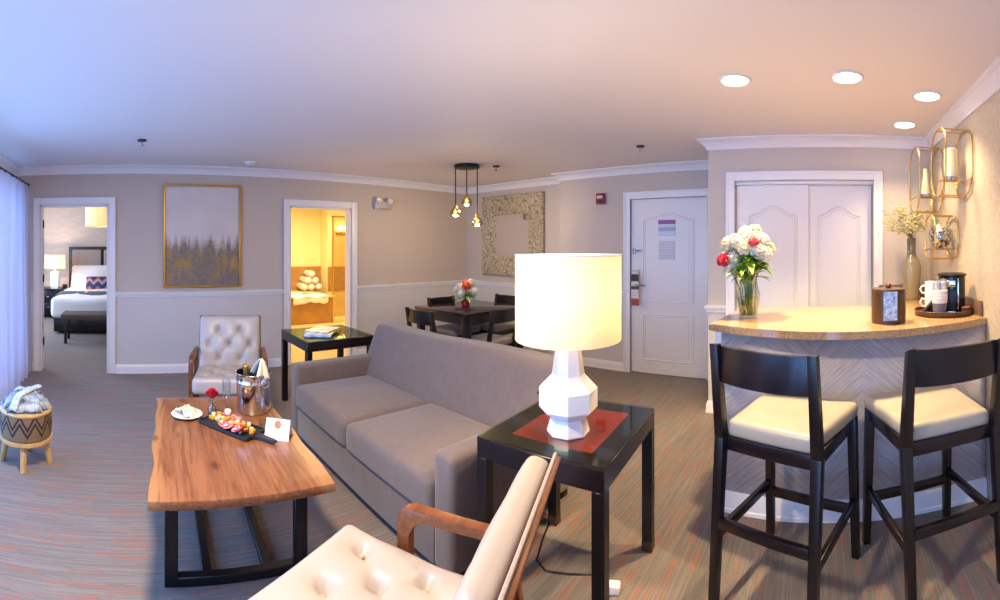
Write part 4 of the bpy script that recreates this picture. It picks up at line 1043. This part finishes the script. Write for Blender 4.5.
# ------------------------------------------------------------------ bar
def arcpts(P, n=24):
    """smooth curve through points (Catmull-Rom)"""
    out = []; Q = [P[0]] + P + [P[-1]]
    for i in range(1, len(Q) - 2):
        for k in range(n // (len(P) - 1)):
            t = k / (n // (len(P) - 1)); a, b, c, d = Q[i - 1:i + 3]
            out.append(tuple(.5 * (2 * b[j] + (c[j] - a[j]) * t + (2 * a[j] - 5 * b[j] + 4 * c[j] - d[j]) * t * t + (3 * b[j] - a[j] - 3 * c[j] + d[j]) * t ** 3) for j in (0, 1)))
    out.append(P[-1]); return out
ZT = 1.0
front = arcpts([(-.578, 2.19), (-.30, 2.085), (.0, 2.035), (.33, 2.06), (.66, 2.17), (XR - .004, 2.30)], 30)
topo = front + [(XR - .004, YC - .004), (.44, YC - .004), (.40, 2.93), (-.515, 2.92)]
single('countertop', MB().prism(topo, ZT - .036, ZT, .008), 'granite', 'curved beige granite worktop of the bar', 'countertop')
single('backsplash', MB().box(XR - .025, XR - .005, 2.36, YC - .03, ZT, ZT + .085, .003).box(.46, XR - .025, YC - .026, YC - .006, ZT, ZT + .085, .003), plain('brown_stone', '#80634a', .35, nscale=60, namt=.2), 'low brown upstand along the wall behind the bar worktop', 'backsplash')
pf = arcpts([(-.545, 2.29), (-.25, 2.255), (.05, 2.25), (.40, 2.26), (XR - .006, 2.31)], 32)
bb = thing('bar_counter', 'white chevron panelled base under the curved granite worktop', 'bar', (0, 0, 0))
mb = MB(); vs = []; n = len(pf); L = 0; us = []
uvl = mb.bm.loops.layers.uv.new('UVMap')
for i, p in enumerate(pf):
    if i: L += math.dist(p, pf[i - 1])
    us.append(L)
lo = [mb.bm.verts.new((x, y, .0)) for x, y in pf]; hi = [mb.bm.verts.new((x, y, ZT - .037)) for x, y in pf]
for i in range(n - 1):
    f = mb.bm.faces.new([lo[i], lo[i + 1], hi[i + 1], hi[i]])
    for lp_, (u, v) in zip(f.loops, ((us[i], 0), (us[i + 1], 0), (us[i + 1], ZT), (us[i], ZT))): lp_[uvl].uv = (u, v)
me = bpy.data.meshes.new('front_panel'); mb.bm.to_mesh(me); mb.bm.free()
for p in me.polygons: p.use_smooth = True
fp = put('front_panel', me, 'herring', bb); fp.modifiers.new('thick', 'SOLIDIFY').thickness = .03; fp.modifiers['thick'].offset = -1
put('carcass', MB().prism([(-.52, 2.33), (.0, 2.29), (XR - .02, 2.35), (XR - .02, YC - .02), (.46, YC - .02), (.42, 2.86), (-.49, 2.86)], 0, ZT - .038), 'trim', bb)
put('kickboard', MB().sweep([(0, 0), (.022, 0), (.022, .018), (.016, .024), (.016, .085), (.010, .10), (0, .105)], [(x, y) for x, y in pf[::-1]]), 'trim', bb)
put('corner_trim', MB().box(-.566, -.532, 2.285, 2.32, 0, ZT - .038, .004), 'trim', bb)

def bar_stool(label, loc, rz):
    """faces local +Y, seat height .68"""
    s = thing('bar_stool', label, 'bar stool', loc, rz)
    def fn(p): return (p[0] * (1 - .10 * (-(p[1]) / .2)) , p[1], p[2] + (.012 * (1 - (p[0] / .21) ** 2) * (1 - (p[1] / .215) ** 2) if p[2] > 0 else 0))
    put('seat_cushion', MB().rbox(.210, .215, .034, .024, (10, 10, 2), fn, Matrix.Translation((0, .01, .668))), 'leather_bar', s)
    put('seat_frame', MB().hexa([(-.20, -.21, .585), (.20, -.21, .585), (.215, .215, .585), (-.215, .215, .585)], [(-.20, -.21, .64), (.20, -.21, .64), (.215, .215, .64), (-.215, .215, .64)], .004), 'espresso_x', s)
    def q(cx, cy, h, z): return [(cx - h, cy - h, z), (cx + h, cy - h, z), (cx + h, cy + h, z), (cx - h, cy + h, z)]
    for sx in (-1, 1):
        put('leg', MB().hexa(q(sx * .215, .225, .017, 0), q(sx * .205, .200, .021, .64), .003), 'espresso', s)
        put('leg', MB().hexa(q(sx * .205, -.270, .017, 0), q(sx * .205, -.215, .021, .64), .003).hexa(q(sx * .205, -.215, .021, .64), [(sx * .205 - .018, -.275, 1.015), (sx * .205 + .018, -.275, 1.015), (sx * .205 + .018, -.243, 1.015), (sx * .205 - .018, -.243, 1.0)], .003), 'espresso', s, label='rear leg rising into the back post')
    put('backrest', curved_rail(.19, .865, 1.005, -.250, .03, .02), 'espresso_x', s)
    put('footrest', MB().box(-.20, .20, .198, .222, .20, .24, .003), 'espresso_x', s)
    put('footrest', MB().box(-.19, .19, -.266, -.242, .30, .34, .003), 'espresso_x', s)
    for sx in (-1, 1): put('footrest', MB().bar((sx * .208, -.25, .26), (sx * .211, .21, .26), .022, .04, .003), 'espresso_x', s)
    return s
st0 = bar_stool('dark bar stool with a cream seat nearest the flower vase', (-.132, 1.845, 0), R(-21))
dup(st0, (.465, 1.90, 0), R(13), 'dark bar stool with a cream seat nearest the right wall')

# flowers in the big vase
VX, VY = -.412, 2.42
mb = MB()
mb.lathe([(.001, .004), (.044, .003), (.050, .010), (.066, .10), (.068, .135), (.056, .18), (.050, .20), (.054, .215), (.051, .215), (.046, .20), (.052, .18), (.063, .135), (.061, .10), (.044, .016), (.001, .012)], 12, cap=False)
vase = single('vase', mb, thin_glass('cut_glass', '#f4f7f2', .05, .02, .3), 'faceted clear glass vase with white and red flowers on the bar', 'vase', (VX, VY, ZT), smooth=.2)
single('water', MB().lathe([(.001, .014), (.042, .017), (.058, .10), (.060, .115), (.001, .1151)], 24), thin_glass('vase_water', '#eef0de', .02, .02, .15), 'water standing in the faceted glass vase', 'water', (VX, VY, ZT), kind='stuff')
c0 = Vector((VX, VY, ZT + .22)); rn = random.Random(11)
wl = [(-.105, -.02, .185), (-.055, -.05, .205), (-.015, -.01, .245), (.03, .03, .262), (.015, -.04, .215), (.075, -.02, .205), (.11, .02, .165), (-.085, -.045, .06), (-.065, -.06, .115), (-.005, -.075, .165), (.06, -.075, .155), (-.01, .08, .20), (.06, .09, .18), (-.12, .04, .12), (.095, -.05, .135)]
for i, o in enumerate(wl):
    flower('white_flower', 'ruffled white bloom on a stem in the faceted glass vase', 'white blooms in the glass vase', Vector((VX + rn.uniform(-.03, .03), VY + rn.uniform(-.03, .03), ZT + .018)), c0 + Vector(o), rn.uniform(.032, .041), 80, wp if i % 3 else yp, 20 + i)
flower('red_carnation', 'deep red carnation low at the outer side of the white bouquet', None, Vector((VX - .02, VY, ZT + .018)), c0 + Vector((-.125, -.06, .10)), .034, 80, rpt, 51)
flower('red_carnation', 'coral red carnation near the top of the white bouquet', None, Vector((VX + .02, VY, ZT + .018)), c0 + Vector((.045, -.085, .195)), .028, 70, plain('coral_petals', '#d5414a', .5), 52)
mb = MB()
for i in range(130):
    a = rn.uniform(-2.6, .9) if i % 2 else rn.uniform(0, 2 * PI); e = rn.uniform(-.1, 1.3); leaf(mb, (.035 * math.cos(a), .035 * math.sin(a), rn.uniform(.0, .13)), (math.cos(a + rn.uniform(-.6, .6)), math.sin(a), e), rn.uniform(.07, .13), rn.uniform(.013, .024), rn.uniform(.1, .6))
for i in range(14):
    a = rn.uniform(0, 2 * PI); mb.tube([(.028 * math.cos(a), .028 * math.sin(a), -.2), (.01 * math.cos(a + 1), .01 * math.sin(a + 1), -.09), (.035 * math.cos(a), .035 * math.sin(a), .02)], .003, 6)
single('foliage', mb, lf, 'green leaves and stems filling the bouquet in the faceted glass vase', 'foliage', c0, smooth=3, kind='stuff')

# wooden ice bucket and brochure
wb = thing('wooden_bucket', 'dark wooden ice bucket with a knobbed lid on the bar', 'ice bucket', (.344, 2.29, ZT), R(8))
put('body', MB().lathe([(.088, 0), (.090, .003), (.090, .160), (.086, .163)], 16), wood('bucket_wood', '#352014', '#54351f', 'Z', .4, 7), wb, smooth=.5)
put('lid', MB().lathe([(.088, .164), (.090, .167), (.088, .176), (.001, .179)], 16), bpy.data.materials['bucket_wood'], wb, smooth=.5)
put('knob', MB().ball((0, 0, .190), .017), 'walnut', wb)
def broc(t, x, z):
    f = t.noise(t.coord(), 40, 4, .7); return t.mix(t.ramp(f, [(.4, 0.0), (.62, 1.0)]), '#5f8cc0', '#cddbea')
single('leaflet', MB().box(-.036, .036, -.0015, .0, 0, .145), sheet_mat('leaflet_print', broc), 'blue printed leaflet leaning on the wooden ice bucket', 'leaflet', (.340, 2.197, ZT + .022), R(8))

# tray with coffee things
TX, TY = .700, 2.50
tr = single('tray', MB().lathe([(.001, .002), (.155, .002), (.166, .006), (.170, .030), (.166, .032), (.160, .012), (.001, .010)], 56), bpy.data.materials['bucket_wood'], 'round brown serving tray of coffee things on the bar', 'tray', (TX, TY, ZT))
cm = thing('coffee_maker', 'black cylindrical coffee maker on the round tray', 'coffee maker', (TX + .062, TY + .030, ZT + .012), R(-22))
put('body', MB().lathe([(.075, 0), (.080, .006), (.080, .205), (.076, .210)], 40), 'blackgloss', cm)
put('lid', MB().lathe([(.081, .208), (.088, .212), (.088, .222), (.070, .228), (.001, .230)], 40), 'black', cm)
put('brew_bay', MB().box(-.035, .035, -.092, -.072, .015, .135, .006), 'black', cm)
put('chrome_strip', MB().box(.040, .048, -.078, -.066, .02, .20, .002).box(-.048, -.040, -.078, -.066, .02, .20, .002), 'chrome', cm, label='chrome strips on the front')
put('control_panel', MB().box(-.03, .03, -.086, -.072, .15, .19, .004), 'chrome', cm)
put('drip_tray', MB().box(-.032, .032, -.118, -.085, 0.0, .014, .003), 'chrome', cm)
def cup(lab, z, sleeve, mat, n):
    c = thing('paper_cup', lab, 'cup', (TX - .045, TY - .085, ZT + .012 + z), 0, 'stacked cups on the tray')
    put('cup', MB().lathe([(.034, 0), (.045, .092), (.047, .094), (.045, .097), (.043, .094), (.032, .004)], 30), mat, c)
    if sleeve: put('sleeve', MB().lathe([(.0365, .010), (.0425, .066)], 30, cap=False), sleeve, c)
cpm = plain('white_paper', '#dedad6', .6)
cup('stacked paper cup with a grey sleeve, lowest on the tray', 0, plain('grey_sleeve', '#6f6c70', .8, nscale=60, namt=.12), cpm, 0)
for i, nm in enumerate(('second from the bottom', 'third from the bottom', 'topmost')):
    cup('white paper cup in the stack on the tray, %s' % nm, .014 * (i + 1), None, cpm, i)
wr = thin_glass('plastic_wrap', '#f0f0f2', .2, .15)
for k, (dx, dz, nm) in enumerate(((-.014, 0, 'nearer the sugar packets'), (.020, .004, 'nearer the coffee maker'))):
    w_ = thing('wrapped_cup', 'upturned plastic cup in crinkled wrap on the paper cups, %s' % nm, 'cup', (TX - .045 + dx, TY - .085, ZT + .148 + dz), R(40 * k))
    put('cup', MB().lathe([(.021, 0), (.017, .045), (.014, .048), (.001, .048)], 20), 'white_ceramic', w_)
    def fnw(u, v): a = 2 * PI * u; r = .024 * (1 - .35 * v) + .003 * math.sin(9 * a + v * 12); return (r * math.cos(a), r * math.sin(a), .062 * v)
    put('wrap', MB().sheet(fnw, 40, 6), wr, w_)
mg = thing('mug', 'white mug with a looped handle behind the paper cups', 'mug', (TX - .060, TY + .055, ZT + .012))
put('body', MB().lathe([(.030, 0), (.036, .004), (.038, .09), (.035, .09), (.033, .008), (.001, .006)], 32), 'white_ceramic', mg)
put('handle', MB().tube([(-.035, 0, .070 + .0), (-.055, 0, .078), (-.066, 0, .055), (-.055, 0, .030), (-.035, 0, .030)], .006), 'white_ceramic', mg)
mh_ = thing('mug', 'white mug standing upturned on the looped-handle mug', 'mug', (TX - .060, TY + .055, ZT + .104))
put('body', MB().lathe([(.038, 0), (.036, .082), (.030, .086), (.001, .086)], 32), 'white_ceramic', mh_)
put('handle', MB().tube([(-.035, 0, .060), (-.055, 0, .058), (-.066, 0, .040), (-.055, 0, .018), (-.035, 0, .018)], .006), 'white_ceramic', mh_)
skm = plain('black_packet', '#1b1a1e', .45)
me = MB().box(-.0014, .0014, -.016, .016, 0, .110, .0005).mesh('packet', .6); me.materials.append(skm)
for i in range(7):
    o = single('sugar_packet', me, skm, 'black sugar packet slanting in a row on the tray beside the paper cups', 'packet', (TX - .150 + .0135 * i, TY - .055 + .003 * i, ZT + .0125), R(8), 'black sugar packets on the tray'); o.rotation_euler = (0, R(46 - 3.5 * i), R(8))
for k, (dx, dy) in enumerate(((.135, -.055), (.118, -.085))):
    single('coffee_pod', MB().lathe([(.001, 0), (.018, 0), (.023, .032), (.025, .034), (.001, .036)], 24), plain('pod_copper' if k else 'pod_red', '#8f5a48' if k else '#a8473a', .4, .2), ('red' if not k else 'copper') + ' coffee pod at the wall side of the tray', 'coffee pod', (TX + dx - .01, TY + dy, ZT + .0125))

# tall vase with dried flowers
TVX, TVY = .672, 3.30
def vglass():
    t = NT('smoked_vase_glaze'); z = t.xyz(t.coord())[2]; t.set(col=t.mix(t.ramp(z, [(.30, 0.0), (.34, 1.0)]), '#8b8069', '#675d4b'), rough=.15, coat=.4); return t.m
single('tall_vase', MB().lathe([(.001, 0), (.055, 0), (.060, .01), (.074, .20), (.074, .25), (.060, .30), (.036, .335), (.033, .36), (.034, .46), (.037, .465), (.031, .465), (.028, .36), (.001, .30)], 36, cap=False), vglass(), 'tall bottle-shaped taupe vase of dried flowers on the bar by the closet', 'vase', (TVX, TVY, ZT))
rn = random.Random(3); mb = MB(); mb2 = MB()
for i in range(44):
    a = rn.uniform(0, 2 * PI); sp = rn.uniform(.04, .22); hgt = rn.uniform(.06, .25)
    tip = Vector((sp * math.cos(a) - .03, sp * math.sin(a) * .8, hgt)); p0 = Vector((0, 0, -.10)); p1 = Vector((tip.x * .35, tip.y * .35, hgt * .5))
    mb.tube([p0, Vector((0, 0, 0)), p1, tip], .0012, 4)
    for k in range(11):
        c = p1.lerp(tip, rn.uniform(.35, 1.05)) + Vector([rn.uniform(-.028, .028) for _ in range(3)]); r = rn.uniform(.005, .011)
        mb2.ball(c, r, rn.uniform(.8, 1.4), 1, .7, n=5, m=3)
single('dried_stems', mb, plain('dry_stem', '#8d7f55', .8), 'thin dry stems rising from the tall taupe vase', 'dried flowers', (TVX, TVY, ZT + .46), kind='stuff')
single('dried_blossoms', mb2, plain('dry_blossom', '#d8cf96', .8, nscale=30, namt=.2), 'cloud of tiny cream dried blossoms above the tall taupe vase', 'dried flowers', (TVX, TVY, ZT + .46), smooth=3, kind='stuff')

# gold wire sconces on the right wall
def sconce(label, y0, y1, z0, z1, dep, kind):
    cy, cz = (y0 + y1) / 2, (z0 + z1) / 2; hy, hz = (y1 - y0) / 2, (z1 - z0) / 2
    s = thing('wall_sconce', label, 'sconce', (XR, cy, cz))
    def ring(x):
        P = []
        for i in range(48):
            a = 2 * PI * i / 48; c, q = math.cos(a), math.sin(a); e = 2 / 2.6
            P.append((x, hy * math.copysign(abs(c) ** e, c), hz * math.copysign(abs(q) ** e, q)))
        return P
    for x in (-.012, -dep): put('ring', MB().tube(ring(x), .0055, 8, True), 'brass', s)
    for z in (-hz, hz):
        for y in ((-.05, .05) if z < 0 else (-.04, .04)): put('crossbar', MB().cyl((-.012, y, z * .995), (-dep, y, z * .995), .0045, n=8), 'brass', s)
    put('shelf_bar', MB().cyl((-dep, -hy * .86, -hz * .55), (-dep, hy * .86, -hz * .55), .004, n=8).cyl((-.012, -hy * .86, -hz * .55), (-.012, hy * .86, -hz * .55), .004, n=8).cyl((-.012, 0, -hz * .55), (-dep, 0, -hz * .55), .004, n=8), 'brass', s)
    zb = cz - hz * .55 + .005; cx = XR - dep * .55
    return cx, cy, zb
hur = thin_glass('hurricane_glass', '#f6f6f2', .1)
mercury = NT('mercury_glass'); mercury.set(col=mercury.mix(mercury.ramp(mercury.noise(mercury.coord(), 55, 4, .7), [(.42, 0.0), (.55, 1.0)]), '#4a4038', '#d8d2c6'), metal=.85, rough=.25); mercury = mercury.m
wax = translucent('white_wax', '#f6ecd8', .3)
def candle(label, pos, h, r, tp=1.0):
    c = thing('candle', label, 'candle', pos)
    put('holder', MB().lathe([(.001, 0), (.040, 0), (.046, .006), (.046, .024), (.001, .026)], 24), mercury, c)
    put('wax', MB().lathe([(.001, .026), (r, .026), (r * tp, h), (r * .8 * tp, h + .004), (.001, h)], 24), wax, c)
    put('wick', MB().cyl((0, 0, h), (0, 0, h + .012), .0015, n=5), 'black', c)
    put('hurricane_glass', MB().lathe([(.050, .0), (.056, .03), (.060, .10), (.056, .19), (.046, .24)] if tp == 1.0 else [(.047, .0), (.055, .04), (.044, .12), (.026, .22), (.022, .27)], 30, cap=False), hur, c)
x, y, z = sconce('large gold wire sconce ring pair, highest on the right wall', 2.51, 2.87, 1.716, 2.134, .18, 0)
candle('white candle under glass in the highest gold wire sconce', (x, y, z), .20, .042)
x, y, z = sconce('gold wire sconce ring pair nearest the closet wall', 3.17, 3.55, 1.667, 2.165, .19, 0)
candle('white candle under a tapered glass in the sconce nearest the closet wall', (x, y, z), .22, .036, .35)
x, y, z = sconce('small low gold wire sconce ring pair holding a silver ball', 2.80, 3.09, 1.315, 1.61, .17, 0)
single('mercury_ball', MB().lathe([(.03, 0), (.035, .003)], 24).ball((0, 0, .088), .085, n=28, m=18), mercury, 'speckled silver glass ball in the small low sconce', 'glass ball', (x, y, z), smooth=3)

# ------------------------------------------------------------------ light
def area(name, loc, rot, sx, sy, power, col, spread=PI):
    l = bpy.data.lights.new(name, 'AREA'); l.shape = 'RECTANGLE'; l.size = sx; l.size_y = sy; l.energy = power; l.color = lin(col); l.spread = spread
    o = bpy.data.objects.new(name, l); COL.objects.link(o); o.location = loc; o.rotation_euler = rot; o['kind'] = 'helper'; return o
def point(name, loc, power, col, r=.05):
    l = bpy.data.lights.new(name, 'POINT'); l.energy = power; l.color = lin(col); l.shadow_soft_size = r
    o = bpy.data.objects.new(name, l); COL.objects.link(o); o.location = loc; o['kind'] = 'helper'; return o
def spot(name, loc, power, col, ang, r=.05, blend=.6):
    l = bpy.data.lights.new(name, 'SPOT'); l.energy = power; l.color = lin(col); l.shadow_soft_size = r; l.spot_size = R(ang); l.spot_blend = blend
    o = bpy.data.objects.new(name, l); COL.objects.link(o); o.location = loc; o['kind'] = 'helper'; return o
area('window_daylight', (-2.2, YW - .11, 1.05), (R(90), 0, 0), 4.9, 1.95, 155, (.55, .76, 1.0))
WARM = (1.0, .88, .66)
for i, (x, y, _) in enumerate(DL): spot('downlight_lamp', (x, y, ZC - .012), (165, 115, 62, 45)[i], WARM, 108, .03, .8)
ca = area('ceiling_lamp', (-1.416, .10, ZC - .045), (0, 0, 0), .28, .28, 58, (1.0, .90, .74)); ca.data.shape = 'DISK'
point('lamp_bulb', (-.975, 1.49, 1.22), 22, (1.0, .89, .70), .04)
for dx, dy, z in ((-.087, -.088, 1.765), (-.005, .005, 1.885), (.078, .085, 1.665)): point('pendant_bulb', (-3.50 + dx, 3.36 + dy, z - .05), 9, WARM, .02)
area('bathroom_ceiling_lamp', (-7.0, 3.2, ZC - .02), (0, 0, 0), .6, .6, 62, (1.0, .90, .70))
point('bedside_bulb', (-8.70, -1.47, 1.10), 26, (1.0, .85, .66), .04)
area('bedroom_fill_light', (-7.2, -2.58, 1.3), (R(90), 0, 0), 2.2, 1.6, 80, (.75, .85, 1.0))  # cool area light added against the solid bedroom side wall; no window there
point('bedroom_pendant_bulb', (-7.3, -.41, 1.90), 24, WARM, .05)
w = bpy.data.worlds.new('sky'); sc.world = w; w.use_nodes = True
bg = w.node_tree.nodes['Background']; bg.inputs[0].default_value = lin((.66, .78, 1.0)) + (1,); bg.inputs[1].default_value = 1.2

# ------------------------------------------------------------------ camera and look
F = 441.66; HZ = 248.5; A0 = (500 - 128.9) / F
cam = bpy.data.cameras.new('camera'); co = bpy.data.objects.new('camera', cam); COL.objects.link(co); sc.camera = co
cam.type = 'PANO'; cam.panorama_type = 'CENTRAL_CYLINDRICAL'
cam.central_cylindrical_range_u_min = -500 / F; cam.central_cylindrical_range_u_max = 500 / F
cam.central_cylindrical_range_v_min = -(600 - HZ) / F; cam.central_cylindrical_range_v_max = HZ / F; cam.central_cylindrical_radius = 1
co.location = (0, 0, H); co.rotation_euler = (PI / 2, 0, math.atan2(math.sin(A0), -math.cos(A0)) - PI / 2)
cam.clip_start = .02
sc.view_settings.view_transform = 'Standard'; sc.view_settings.look = 'None'; sc.view_settings.exposure = 0.42; sc.view_settings.gamma = 1.0; sc.view_settings.use_curve_mapping = False
cy = sc.cycles if hasattr(sc, 'cycles') else None
if cy:
    cy.max_bounces = 10; cy.diffuse_bounces = 6; cy.transparent_max_bounces = 16; cy.sample_clamp_indirect = 6; cy.caustics_reflective = False; cy.caustics_refractive = False
